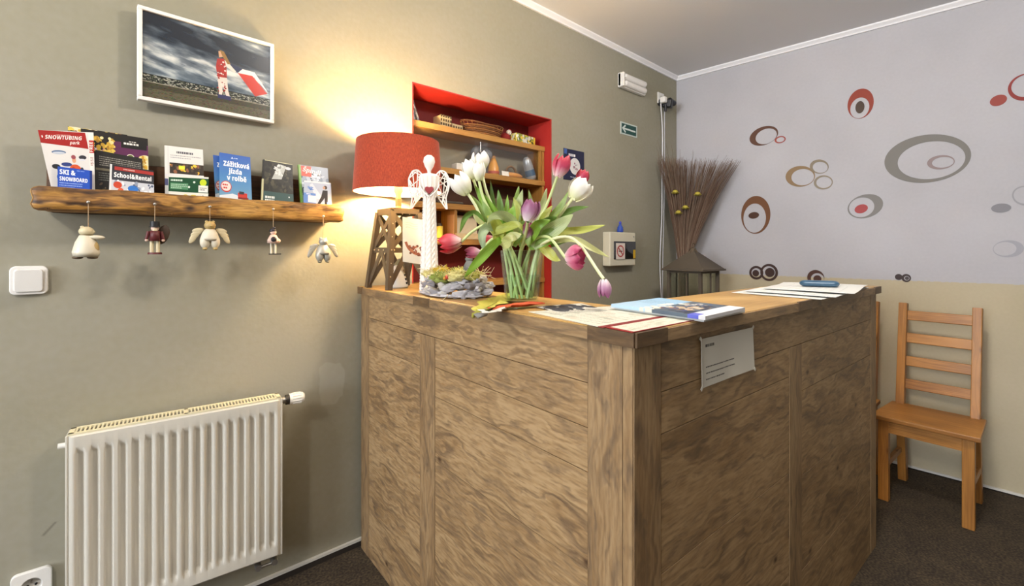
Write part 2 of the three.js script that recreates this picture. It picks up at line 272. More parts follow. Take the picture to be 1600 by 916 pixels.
// ------------------------------------------------------------------ radiator, switch, socket
{
  const a = onA(105, 680, 0.08), b = onA(439.5, 624, 0.12), w = Math.hypot(b.x - a.x, b.z - a.z), y0 = 0.165, y1 = 0.722, h = y1 - y0;
  const o = thing('radiator', 'white ribbed panel radiator mounted low on the wall under the brochure shelf', 'radiator', V(a.x, y0, a.z), Math.atan2(-(b.z - a.z), b.x - a.x));
  const n = 17, per = (w - 0.024) / n, nx = 12, xs = [0, 0.008], fz = [0, 0];
  for (let i = 0; i < n; i++) for (const [t, z] of [[0.04, 0], [0.12, 0.15], [0.24, 0.9], [0.3, 1], [0.56, 1], [0.62, 0.9], [0.74, 0.15], [0.82, 0]]) { xs.push(0.012 + per * (i + t + 0.06)); fz.push(z); }
  xs.push(w - 0.008, w); fz.push(0, 0);
  const ys = [0, 0.006, 0.035, 0.05, 0.058, h - 0.058, h - 0.05, h - 0.035, h - 0.006, h], fy = [0, 0, 0, 0.5, 1, 1, 0.5, 0, 0, 0];
  const pos = [], idx = [], C = xs.length;
  ys.forEach((y, j) => xs.forEach((x, i) => pos.push(x, y, -0.011 * fz[i] * fy[j] - (j === 0 || j === ys.length - 1 || i === 0 || i === C - 1 ? 0.006 : 0))));
  for (let j = 0; j + 1 < ys.length; j++) for (let i = 0; i + 1 < C; i++) { const k = j * C + i; idx.push(k, k + 1, k + C, k + 1, k + C + 1, k + C); }
  const g = new THREE.BufferGeometry(); g.setAttribute('position', new THREE.Float32BufferAttribute(pos, 3)); g.setIndex(idx);
  const mr = P('#cfccc1', 0.35, { clearcoat: 0.3, clearcoatRoughness: 0.3 });
  part('front_panel', toCreasedNormals(g, 0.7), mr, o);
  part('rear_panel', rbox(w - 0.03, h - 0.03, 0.012, 0.004, w / 2, h / 2, -0.058), mr, o);
  for (const x of [-0.002, w + 0.002]) part('side_cover', rbox(0.006, h - 0.002, 0.066, 0.002, x, h / 2, -0.036), mr, o);
  const gr = []; const ns = 56; gr.push(box(w, 0.005, 0.012, w / 2, h + 0.001, -0.01), box(w, 0.005, 0.012, w / 2, h + 0.001, -0.062), box(0.012, 0.005, 0.06, 0.006, h + 0.001, -0.036), box(0.012, 0.005, 0.06, w - 0.006, h + 0.001, -0.036), box(0.01, 0.005, 0.06, w / 2, h + 0.001, -0.036));
  for (let i = 0; i < ns; i++) gr.push(box(0.004, 0.004, 0.05, 0.015 + (w - 0.03) * i / (ns - 1), h + 0.001, -0.036));
  part('top_grille', mg(gr), M('#d9d3b4', 0.45), o); part('convector', box(w - 0.04, h - 0.08, 0.03, w / 2, h / 2, -0.035), M('#6b675b', 0.7), o);
  const v = part('thermostat_valve', cyl(0.012, 0.012, 0.02, 0, 0, 0), mMetal, o); v.rotation.z = -Math.PI / 2; v.position.set(w + 0.012, h - 0.018, -0.036);
  part('collar', cyl(0.018, 0.018, 0.012, 0, 0.014, 0), M('#2a2723', 0.5), v);
  const hd = []; hd.push(cyl(0.0185, 0.02, 0.045, 0, 0.043, 0, 24), cyl(0.014, 0.0185, 0.006, 0, 0.068, 0, 24)); for (let i = 0; i < 14; i++) { const t = i / 14 * 6.283; hd.push(box(0.003, 0.03, 0.003, 0.0195 * Math.cos(t), 0.045, 0.0195 * Math.sin(t))); }
  part('thermostat_head', mg(hd), mWhite, v);
  const pl = part('bleed_plug', cyl(0.008, 0.008, 0.02), mWhite, o); pl.rotation.z = Math.PI / 2; pl.position.set(-0.014, h - 0.035, -0.036);
  const px = w - 0.02, vb = [rod(V(px, -0.024, -0.014), V(px - 0.05, -0.024, -0.014), 0.005), rod(V(px, 0.01, -0.04), V(px, -0.03, -0.04), 0.009), rod(V(px - 0.05, 0.01, -0.04), V(px - 0.05, -0.03, -0.04), 0.009), rod(V(px, -0.022, -0.04), V(px, -0.022, -0.006), 0.011), rod(V(px - 0.05, -0.022, -0.04), V(px - 0.05, -0.022, -0.006), 0.011), rod(V(px, -0.03, -0.04), V(px, -0.16, -0.04), 0.007), rod(V(px - 0.05, -0.03, -0.04), V(px - 0.05, -0.16, -0.04), 0.007)];
  part('valve_block', mg(vb.slice(0, 5)), mMetal, o); part('bracket', mg([box(0.03, 0.3, 0.03, 0.1, h / 2, -0.068), box(0.03, 0.3, 0.03, w - 0.1, h / 2, -0.072)]), mr, o);
}
{
  const p = onA(46, 438), o = thing('light_switch', 'white single rocker light switch left of the shelf end', 'switch', p);
  part('plate', rrect(0.076, 0.081, 0.011, 0.012, 0.003), mWhiteP, o);
  const r = part('rocker', rrect(0.058, 0.064, 0.006, 0.008, 0.0025).translate(0, 0, 0.0105), mWhiteP, o); r.rotation.x = 0.04; part('mark', box(0.014, 0.002, 0.0006, 0, -0.004, 0.0178), M('#77746d', 0.6), r);
}
{
  const p = onA(50, 912), o = thing('wall_socket', 'white round-welled power socket low beside the radiator', 'socket', V(p.x, p.y, WALL_Z));
  part('plate', rrect(0.082, 0.082, 0.011, 0.014, 0.0025, 0.0205), mWhiteP, o);
  part('well', T(lathe([[0, 0.001], [0.018, 0.001], [0.0205, 0.012]]), 0, 0, 0, Math.PI / 2), new THREE.MeshStandardMaterial({ color: '#c5c3bd', roughness: 0.4, side: THREE.DoubleSide }), o);
  part('contacts', mg([T(cyl(0.0028, 0.0028, 0.003), -0.0085, -0.003, 0.0025, Math.PI / 2), T(cyl(0.0028, 0.0028, 0.003), 0.0085, -0.003, 0.0025, Math.PI / 2)]), mBlack, o);
  part('earth_pin', T(cyl(0.0024, 0.0024, 0.012), 0, 0.009, 0.007, Math.PI / 2), mMetal, o);
}

// ------------------------------------------------------------------ framed picture
{
  const a = onA(215, 84, 0.055), b = onA(428.5, 131, 0.03), w = Math.hypot(b.x - a.x, b.z - a.z), h = 0.294, y = 1.866;
  const o = thing('framed_picture', 'white framed photograph of a woman on a rampart with a red, white and blue flag', 'picture', V((a.x + b.x) / 2, y, (a.z + b.z) / 2), Math.atan2(-(b.z - a.z), b.x - a.x));
  const f = 0.012, d = 0.024;
  for (const s of [-1, 1]) { part('frame_rail', rbox(w, f, d, 0.002, 0, s * (h / 2 - f / 2), -d / 2), mWhiteP, o); part('frame_stile', rbox(f, h - 2 * f, d, 0.002, s * (w / 2 - f / 2), 0, -d / 2), mWhiteP, o); }
  part('backing', box(w - 0.006, h - 0.006, 0.004, 0, 0, -d + 0.002), mBlack, o);
  const tx = canvasTex(1024, 760, (c, W0, H0) => {
    const img = c.createImageData(W0, H0);
    for (let yy = 0; yy < H0; yy++) for (let x = 0; x < W0; x++) {
      const s = x / W0, t = yy / H0, n = fbm(s * 3 + t * 1.4, t * 9 - s * 2.5, 4, 5), m = fbm(s * 7, t * 16 - s * 3, 9, 4);
      let v = 0.55 + n * 1.1 + m * 0.35; const band = Math.exp(-(((t - 0.12 - s * 0.18) / 0.16) ** 2)); v = v - band * 0.75 + Math.exp(-(((t - 0.42 - s * 0.12) / 0.15) ** 2)) * 0.38;
      let k = mix3(rgb('#101c2a'), rgb('#8f9aa2'), v * 1.1); k = mix3(k, rgb('#d8dcd8'), (v - 0.72) * 2.4); k = mix3(k, rgb('#2f5673'), Math.max(0, (t - 0.5)) * 1.3 * (0.6 - v * 0.3));
      const i = (yy * W0 + x) * 4; img.data[i] = k[0]; img.data[i + 1] = k[1]; img.data[i + 2] = k[2]; img.data[i + 3] = 255;
    }
    c.putImageData(img, 0, 0);
    const hz = H0 * 0.72; c.fillStyle = '#20261f'; c.fillRect(0, hz, W0, H0);
    for (let i = 0; i < 900; i++) { const yy = hz + 4 + rnd() * 60; c.fillStyle = ['#59604f', '#8d8f84', '#33382f', '#a9a99d', '#15181a'][Math.floor(rnd() * 5)]; c.fillRect(rnd() * W0, yy, 4 + rnd() * 16, 3 + rnd() * 9); }
    c.fillStyle = '#8f8a78'; c.fillRect(0, hz + 66, W0, 8); c.fillStyle = '#413f30'; c.fillRect(0, hz + 74, W0, 70); c.fillStyle = '#5d5947'; c.fillRect(0, hz + 124, W0, H0);
    for (let i = 0; i < 1500; i++) { c.fillStyle = `rgba(${20 + rnd() * 90},${20 + rnd() * 80},${15 + rnd() * 50},0.5)`; c.fillRect(rnd() * W0, hz + 76 + rnd() * 140, 5 + rnd() * 14, 2 + rnd() * 4); }
    // woman and flag, flat print
    const X = (s) => s * W0, Y = (t) => t * H0;
    const poly = (col, pts) => { c.fillStyle = col; c.beginPath(); pts.forEach(([s, t], i) => (i ? c.lineTo(X(s), Y(t)) : c.moveTo(X(s), Y(t)))); c.fill(); };
    poly('#26304f', [[0.65, 0.36], [0.755, 0.395], [0.715, 0.46], [0.68, 0.43]]);
    poly('#e6e4e0', [[0.755, 0.395], [0.86, 0.4], [0.965, 0.6], [0.98, 0.64], [0.86, 0.47], [0.715, 0.46]]);
    poly('#b93020', [[0.715, 0.46], [0.84, 0.455], [0.975, 0.65], [0.865, 0.72]]);
    poly('#d8d3c8', [[0.59, 0.34], [0.62, 0.34], [0.7, 0.445], [0.69, 0.47], [0.6, 0.4]]);
    poly('#a8261f', [[0.545, 0.34], [0.6, 0.32], [0.62, 0.42], [0.625, 0.56], [0.55, 0.58], [0.535, 0.45]]);
    poly('#d9cfc6', [[0.55, 0.57], [0.625, 0.56], [0.635, 0.72], [0.65, 0.8], [0.62, 0.8], [0.59, 0.68], [0.585, 0.8], [0.56, 0.8]]);
    for (let i = 0; i < 46; i++) { c.fillStyle = i % 3 ? '#8e241e' : '#e0d8d0'; c.beginPath(); c.arc(X(0.545 + rnd() * 0.075), Y(0.36 + rnd() * 0.4), 4 + rnd() * 5, 0, 7); c.fill(); }
    poly('#c79b77', [[0.555, 0.24], [0.585, 0.23], [0.592, 0.3], [0.56, 0.32]]); poly('#8d6a34', [[0.565, 0.22], [0.6, 0.23], [0.655, 0.37], [0.63, 0.38], [0.59, 0.3]]); poly('#31345c', [[0.55, 0.79], [0.655, 0.79], [0.66, 0.84], [0.55, 0.84]]);
  });
  part('print', new THREE.PlaneGeometry(w - 2 * f, h - 2 * f).translate(0, 0, -0.008), new THREE.MeshPhysicalMaterial({ map: tx, roughness: 0.25, clearcoat: 0.5, clearcoatRoughness: 0.05 }), o);
}

// ------------------------------------------------------------------ rough timber shelf with brochures
const SX0 = -0.176, SX1 = 0.655, SF = WALL_Z + 0.14;
{
  const o = thing('wall_shelf', 'rustic rough-sawn timber shelf fixed to the wall holding brochures', 'shelf', V((SX0 + SX1) / 2, 1.39, WALL_Z));
  const L = SX1 - SX0, rough = (w, h, d, amp, x, y, z, s) => {
    const g = new RoundedBoxGeometry(w, h, d, 6, 0.011); const q = mergeVertices(new THREE.BoxGeometry(w, h, d, 60, 8, 6).deleteAttribute('uv').deleteAttribute('normal'));
    const a = q.attributes.position;
    for (let i = 0; i < a.count; i++) {
      let X = a.getX(i), Y = a.getY(i), Z = a.getZ(i); const r = 0.014, ex = Math.max(0, Math.abs(X) - (w / 2 - r)) / r, ey = Math.max(0, Math.abs(Y) - (h / 2 - r)) / r, ez = Math.max(0, Math.abs(Z) - (d / 2 - r)) / r, len = Math.hypot(ex, ey, ez);
      if (len > 1) { X -= Math.sign(X) * (ex - ex / len) * r; Y -= Math.sign(Y) * (ey - ey / len) * r; Z -= Math.sign(Z) * (ez - ez / len) * r; }
      a.setXYZ(i, X + amp * fbm(X * 4, Y * 40, s + 3, 2), Y + amp * fbm(X * 7, Z * 20, s, 3), Z + amp * fbm(X * 9, Y * 30, s + 6, 3));
    }
    q.computeVertexNormals(); q.translate(x, y, z); return uvm(q, 'x', s * 0.37, s * 0.21);
  };
  part('front_rail', rough(L, 0.066, 0.036, 0.009, 0, 0, 0.122, 1), mShelf, o);
  part('bottom_board', rough(L - 0.02, 0.02, 0.1, 0.002, 0, -0.02, 0.06, 2), mShelf, o);
  part('back_board', rough(L - 0.03, 0.165, 0.018, 0.003, 0.004, 0.05, 0.011, 3), mShelfDark, o);
}
const sheetThing = (name, label, px, offs, tex, group, th = 0.0025, wave = null) => {
  const c = px.map(([u, v], i) => onA(u, v, offs[i])), base = c[3].clone().lerp(c[2], 0.5);
  const o = lone(name, recentre(sheetGeo(c, th, wave), base), new THREE.MeshPhysicalMaterial({ map: tex, roughness: 0.35, clearcoat: 0.4, clearcoatRoughness: 0.15 }), label, 'brochure', group);
  o.position.copy(base); return o;
};
const txt = (c, s, x, y, size, col, font = 'bold', fam = 'sans-serif', maxw) => { c.fillStyle = col; c.font = `${font} ${size}px ${fam}`; c.fillText(s, x, y, maxw); };
const fillr = (c, col, x, y, w, h) => { c.fillStyle = col; c.fillRect(x, y, w, h); };
const ell = (c, col, x, y, a, b, r = 0) => { c.fillStyle = col; c.beginPath(); c.ellipse(x, y, a, b, r, 0, 7); c.fill(); };
const blots = (c, cols, x, y, w, h, n, s0, s1) => { for (let i = 0; i < n; i++) ell(c, cols[Math.floor(rnd() * cols.length)], x + rnd() * w, y + rnd() * h, s0 + rnd() * s1, s0 + rnd() * s1 * 0.7, rnd() * 3); };
const lines = (c, col, x, y, w, n, dy, h = 3) => { for (let i = 0; i < n; i++) { let k = x; while (k < x + w * (i === n - 1 ? 0.65 : 1)) { const l = 6 + rnd() * 22; fillr(c, col, k, y + i * dy, Math.min(l, x + w - k), h); k += l + 5; } } };
{
  const g = 'leaflets standing in the wall shelf';
  const popcorn = (c, w, h) => { fillr(c, '#17130f', 0, 0, w, h); fillr(c, '#5d2350', w * 0.4, h * 0.12, w * 0.6, h * 0.22); fillr(c, '#12100e', w * 0.58, 0.05 * h, w * 0.4, h * 0.16); blots(c, ['#e3c653', '#d8b23c', '#efe0a0', '#b5872a'], 10, h * 0.08, w * 0.45, h * 0.26, 60, 9, 18); blots(c, ['#d890b8', '#eadbe2'], w * 0.12, h * 0.26, w * 0.2, h * 0.1, 20, 4, 8); lines(c, '#f0eee8', w * 0.62, h * 0.12, w * 0.32, 1, 10, 22); lines(c, '#d9d6ce', w * 0.7, h * 0.09, w * 0.12, 1, 10, 10); ell(c, '#e9e4d2', w * 0.72, h * 0.36, 40, 40); ell(c, '#5d6b2f', w * 0.72, h * 0.36, 32, 32); ell(c, '#e9dfb4', w * 0.95, h * 0.42, 80, 90); blots(c, ['#d9b23c', '#e8d27c', '#c7962c'], w * 0.84, h * 0.32, w * 0.14, h * 0.2, 26, 10, 14); };
  sheetThing('leaflet', 'black food leaflet with only its top edge showing behind the red snowtubing leaflet', [[106, 197], [199, 211], [202, 306], [110, 302]], [0.03, 0.03, 0.05, 0.05], canvasTex(512, 700, (c, w, h) => { fillr(c, '#1b1712', 0, 0, w, h); ell(c, '#e9d9b0', w * 0.25, 10, 120, 40); blots(c, ['#e3c653', '#7d4f1c'], 0, 0, w, 60, 20, 10, 20); }), g);
  sheetThing('leaflet', 'black and purple leaflet with yellow food pictures behind the others', [[126, 200.5], [231, 217], [233, 309], [130, 304]], [0.037, 0.037, 0.06, 0.06], canvasTex(640, 700, popcorn), g);
  sheetThing('leaflet', 'dark leaflet of small grey print between the food leaflet and the ski rental one', [[149, 234], [222, 248], [226, 308], [150, 305]], [0.048, 0.048, 0.068, 0.068], canvasTex(512, 512, (c, w, h) => { fillr(c, '#191714', 0, 0, w, h); lines(c, '#8d8b84', 40, 60, w - 60, 5, 24, 12); fillr(c, '#77705a', 0, 200, w, 26); lines(c, '#6f726c', 30, 250, w * 0.6, 4, 26, 13); blots(c, ['#3d3a26', '#6e5a45', '#24231d'], 0, 360, w, 150, 50, 6, 22); }), g);
  sheetThing('leaflet', 'red and white snowtubing leaflet, leftmost and tallest in the shelf', [[59, 203], [146, 207], [149, 305], [82, 302]], [0.075, 0.07, 0.085, 0.088], canvasTex(640, 760, (c, w, h) => {
    fillr(c, '#dcdad6', 0, 0, w, h); c.fillStyle = '#a01a16'; c.beginPath(); c.moveTo(0, 0); c.lineTo(w * 0.84, 10); c.lineTo(w * 0.89, h * 0.27); c.lineTo(0, h * 0.2); c.fill();
    txt(c, 'SNOWTUBING', w * 0.09, h * 0.135, w * 0.1, '#f2efe9', 'italic bold', 'sans-serif', w * 0.7); txt(c, 'park', w * 0.53, h * 0.205, w * 0.085, '#f2efe9', 'italic bold'); ell(c, '#f2efe9', w * 0.05, h * 0.1, 8, 16); lines(c, '#d9a49c', w * 0.3, h * 0.06, w * 0.4, 1, 10, 8);
    ell(c, '#5b7396', w * 0.3, h * 0.34, 88, 24); ell(c, '#c5ccd6', w * 0.3, h * 0.35, 76, 14); ell(c, '#303f7c', w * 0.42, h * 0.53, 70, 24); ell(c, '#22242a', w * 0.2, h * 0.57, 55, 30); ell(c, '#1e2026', w * 0.3, h * 0.62, 60, 18); ell(c, '#2f2f38', w * 0.76, h * 0.41, 50, 26); ell(c, '#d8dade', w * 0.74, h * 0.45, 46, 14);
    ell(c, '#d4552a', w * 0.59, h * 0.6, 76, 56); ell(c, '#b03c22', w * 0.55, h * 0.62, 34, 40); ell(c, '#d8a07c', w * 0.58, h * 0.46, 26, 32); ell(c, '#9c4a52', w * 0.575, h * 0.41, 30, 26); ell(c, '#4a7ab0', w * 0.25, h * 0.74, 50, 44); txt(c, '10', w * 0.18, h * 0.95, 50, '#b83a2a'); ell(c, '#36363c', w * 0.73, h * 0.62, 24, 40);
    fillr(c, '#e8e6e0', w * 0.9, 0, w * 0.1, h); fillr(c, '#b32018', w * 0.905, h * 0.13, w * 0.095, h * 0.2); c.save(); c.translate(w * 0.975, h * 0.32); c.rotate(-Math.PI / 2); txt(c, 'FREE', 0, 0, 56, '#f4f1ea'); c.restore(); lines(c, '#9a5a50', w * 0.92, h * 0.4, w * 0.06, 6, 18, 8);
  }), g, 0.004);
  sheetThing('leaflet', 'blue ski and snowboard leaflet in front of the red snowtubing one', [[90, 260], [144, 267], [144, 306], [90, 303]], [0.096, 0.096, 0.1, 0.1], canvasTex(512, 380, (c, w, h) => { fillr(c, '#2350b8', 0, 0, w, h); fillr(c, '#16327e', w * 0.93, 0, w * 0.07, h); txt(c, 'SKI &', 26, 100, 92, '#eef1f6', '900', 'sans-serif'); txt(c, 'SNOWBOARD', 26, 190, 78, '#eef1f6', '900', 'sans-serif', w * 0.82); lines(c, '#9db4ea', 26, 215, w * 0.66, 3, 32, 14); lines(c, '#9db4ea', w * 0.55, 24, w * 0.3, 1, 20, 10); }), g);
  sheetThing('leaflet', 'ski school and rental leaflet with red and blue skiers in the second gap', [[172, 256], [240, 267], [241, 312], [170, 307]], [0.084, 0.084, 0.095, 0.095], canvasTex(600, 420, (c, w, h) => { fillr(c, '#26262a', 0, 0, w, h); fillr(c, '#a8322c', w * 0.1, 22, w * 0.9, 46); lines(c, '#d2b8b0', w * 0.3, 38, w * 0.4, 1, 10, 14); fillr(c, '#c9ccd2', 0, h * 0.42, w, h); fillr(c, '#34363e', w * 0.05, 80, w * 0.95, 120); txt(c, 'School&Rental', w * 0.09, 160, 84, '#f0f0ee', '900', 'sans-serif', w * 0.86); blots(c, ['#e6e8ec', '#8d98ab', '#54607a'], w * 0.1, h * 0.5, w * 0.9, h * 0.4, 40, 8, 26); ell(c, '#c4452a', w * 0.18, h * 0.62, 56, 44); ell(c, '#d65a38', w * 0.25, h * 0.8, 40, 40); ell(c, '#2f72c4', w * 0.52, h * 0.7, 70, 44); fillr(c, '#e4e4e2', 0, 0, w * 0.045, h); }), g, 0.005);
  sheetThing('leaflet', 'white leaflet with a dark photo band behind the green voucher leaflet', [[257, 227], [317, 234], [320, 314], [258, 311]], [0.055, 0.055, 0.085, 0.085], canvasTex(512, 640, (c, w, h) => { fillr(c, '#dfddd8', 0, 0, w, h); fillr(c, '#c4c2c4', w * 0.08, 0, 5, h); lines(c, '#55565e', w * 0.3, 56, w * 0.62, 1, 10, 26); lines(c, '#9a9a9e', w * 0.14, 105, w * 0.8, 2, 26, 10); fillr(c, '#2d2218', w * 0.12, 200, w * 0.88, 130); blots(c, ['#d8a52a', '#e0c63a', '#8d5a3c', '#463a2c'], w * 0.15, 215, w * 0.75, 95, 26, 10, 22); fillr(c, '#d3e03c', w * 0.35, 228, 80, 44); fillr(c, '#dcdade', 0, 345, w, 20); blots(c, ['#6a3a5a', '#3b3f6a', '#a33'], w * 0.1, 385, w * 0.9, 16, 20, 4, 14); fillr(c, '#5b5e8a', 0, h * 0.62, w * 0.08, 80); }), g, 0.007);
  sheetThing('leaflet', 'green voucher leaflet with a lime dot in front of the white leaflet', [[264, 274], [326, 277], [325, 318], [263, 314]], [0.09, 0.09, 0.098, 0.098], canvasTex(512, 360, (c, w, h) => { fillr(c, '#e2e2d8', 0, 0, w, h); fillr(c, '#0f4a2c', 0, 24, w, 200); fillr(c, '#4f8a62', 20, 100, w * 0.44, 90); lines(c, '#d5e4d6', 24, 50, w * 0.44, 1, 10, 26); lines(c, '#bcd4c0', 28, 118, w * 0.4, 3, 24, 10); ell(c, '#c6d82c', w * 0.86, 80, 46, 46); fillr(c, '#e8e8e2', w * 0.74, 120, w * 0.25, 94); lines(c, '#777', w * 0.77, 150, w * 0.18, 2, 24, 12); ell(c, '#dfe8dd', w * 0.63, 80, 15, 15); ell(c, '#dfe8dd', w * 0.5, 150, 15, 15); for (const x of [0.42, 0.6, 0.64]) ell(c, '#d9c64e', w * x, 270, 26, 16); ell(c, '#77746a', w * 0.86, 275, 12, 20); }), g);
  const jizda = canvasTex(512, 700, (c, w, h) => { const gr = c.createLinearGradient(0, 0, 0, h); gr.addColorStop(0, '#3560b4'); gr.addColorStop(0.5, '#4c86bc'); gr.addColorStop(1, '#7ba4b8'); fillr(c, gr, 0, 0, w, h); c.fillStyle = '#cddbf0'; c.beginPath(); c.moveTo(w * 0.36, 64); c.lineTo(w * 0.4, 36); c.lineTo(w * 0.45, 64); c.fill(); lines(c, '#cddbf0', w * 0.47, 46, w * 0.16, 1, 10, 14); c.textAlign = 'center'; txt(c, 'Zážitková', w * 0.54, 178, 96, '#f4f6f8', '900', 'sans-serif', w * 0.84); txt(c, 'jízda', w * 0.5, 276, 96, '#f4f6f8', '900'); txt(c, 'v rolbě', w * 0.54, 374, 96, '#f4f6f8', '900'); ell(c, '#c2352c', w * 0.2, 470, 86, 80); ell(c, '#e8d8d0', w * 0.2, 466, 74, 66); lines(c, '#c2352c', w * 0.09, 435, w * 0.22, 1, 10, 22); lines(c, '#c2352c', w * 0.1, 476, w * 0.2, 1, 10, 24); c.textAlign = 'left'; c.fillStyle = '#d6dde2'; c.beginPath(); c.moveTo(0, h * 0.86); c.lineTo(w * 0.4, h * 0.8); c.lineTo(w, h * 0.92); c.lineTo(w, h); c.lineTo(0, h); c.fill(); fillr(c, '#c23224', w * 0.56, h * 0.77, 150, 78); fillr(c, '#7d1d18', w * 0.56, h * 0.86, 170, 26); fillr(c, '#28303a', w * 0.6, h * 0.74, 80, 40); });
  sheetThing('leaflet', 'blue snow-groomer ride leaflet mostly hidden behind its twin', [[333, 242], [375, 249], [378, 317], [337, 313]], [0.05, 0.05, 0.075, 0.075], jizda, g, 0.005);
  sheetThing('leaflet', 'blue snow-groomer ride leaflet with a red badge, in front of its twin', [[343, 238], [391, 246], [394, 321], [343, 316]], [0.072, 0.072, 0.094, 0.094], jizda, g, 0.007);
  sheetThing('leaflet', 'dark grey-green booklet with a white fabric photo and black spine', [[411, 249], [457, 257], [459, 326], [408, 321]], [0.07, 0.07, 0.09, 0.09], canvasTex(512, 700, (c, w, h) => { fillr(c, '#27261d', 0, 0, w, h); blots(c, ['#1d1c16', '#393628', '#15150f', '#4a4634'], 40, 30, w, h * 0.6, 120, 12, 40); c.fillStyle = '#b9bdb8'; c.beginPath(); c.moveTo(w * 0.5, 30); c.lineTo(w * 0.78, 50); c.lineTo(w * 0.62, h * 0.38); c.lineTo(w * 0.3, h * 0.4); c.lineTo(w * 0.42, 150); c.fill(); blots(c, ['#dde0dc', '#8d918c', '#c8ccc8'], w * 0.4, 60, w * 0.25, 150, 26, 8, 22); ell(c, '#cfd3d6', w * 0.84, 80, 50, 24); fillr(c, '#33504e', w * 0.06, h * 0.68, w, h); lines(c, '#e4e8e4', w * 0.11, h * 0.78, w * 0.42, 1, 10, 34); lines(c, '#e4e8e4', w * 0.11, h * 0.85, w * 0.4, 1, 10, 34); ell(c, '#dfe4e2', w * 0.86, h * 0.76, 12, 12); fillr(c, '#0c0c0c', 0, 0, w * 0.06, h * 0.6); fillr(c, '#c9c49a', 0, h * 0.42, w * 0.05, h * 0.58); fillr(c, '#c9c49a', w * 0.06, 0, w, 10); }), g, 0.01);
  const spCover = canvasTex(512, 700, (c, w, h) => { fillr(c, '#8f9cab', 0, 0, w, h); blots(c, ['#d6dbe0', '#6a7a8c', '#b2bcc6', '#3e4a58'], 0, 120, w, h * 0.5, 80, 10, 44); fillr(c, '#d3482e', w * 0.08, 10, w * 0.34, h * 0.24); c.save(); c.rotate(0.12); txt(c, 'Špindl', w * 0.14, 90, 96, '#f1efe8', 'italic bold', 'serif'); lines(c, '#e9ecf0', w * 0.45, 120, w * 0.4, 1, 10, 30); c.restore(); fillr(c, '#7fae54', 0, 0, w * 0.07, h); });
  sheetThing('leaflet', 'thick grey leaflet with red patch and script lettering at the right shelf end', [[466, 257], [512, 263], [517, 329], [471, 326]], [0.06, 0.06, 0.085, 0.085], spCover, g, 0.012);
  sheetThing('leaflet', 'pale blue leaflet showing a figure in black, rightmost in front', [[475, 282], [517, 286], [519, 331], [475, 327]], [0.09, 0.09, 0.1, 0.1], canvasTex(512, 600, (c, w, h) => { fillr(c, '#b4c0d2', 0, 0, w, h); fillr(c, '#e2e4e6', 0, 0, w, 30); c.fillStyle = '#d8dde6'; c.beginPath(); c.moveTo(w * 0.3, 40); c.lineTo(w * 0.7, h * 0.6); c.lineTo(w * 0.45, h * 0.6); c.lineTo(w * 0.2, 80); c.fill(); blots(c, ['#4a76be', '#7d9cd0'], 70, 120, 110, 60, 14, 8, 18); fillr(c, '#5f88cc', 0, h * 0.42, w * 0.42, h * 0.4); fillr(c, '#dfe2ea', w * 0.14, h * 0.5, w * 0.3, h * 0.24); lines(c, '#e8edf4', w * 0.08, h * 0.44, w * 0.24, 1, 10, 20); ell(c, '#3a2a20', w * 0.78, 110, 36, 40); ell(c, '#c79a78', w * 0.73, 118, 24, 32); c.fillStyle = '#221c1a'; c.beginPath(); c.moveTo(w * 0.68, 170); c.lineTo(w * 0.86, 170); c.lineTo(w * 0.84, h * 0.95); c.lineTo(w * 0.74, h * 0.95); c.lineTo(w * 0.74, 330); c.lineTo(w * 0.5, h * 0.86); c.lineTo(w * 0.4, h * 0.9); c.lineTo(w * 0.62, 300); c.fill(); fillr(c, '#6d8fd6', w * 0.82, h * 0.68, w * 0.18, h * 0.3); }), g);
}

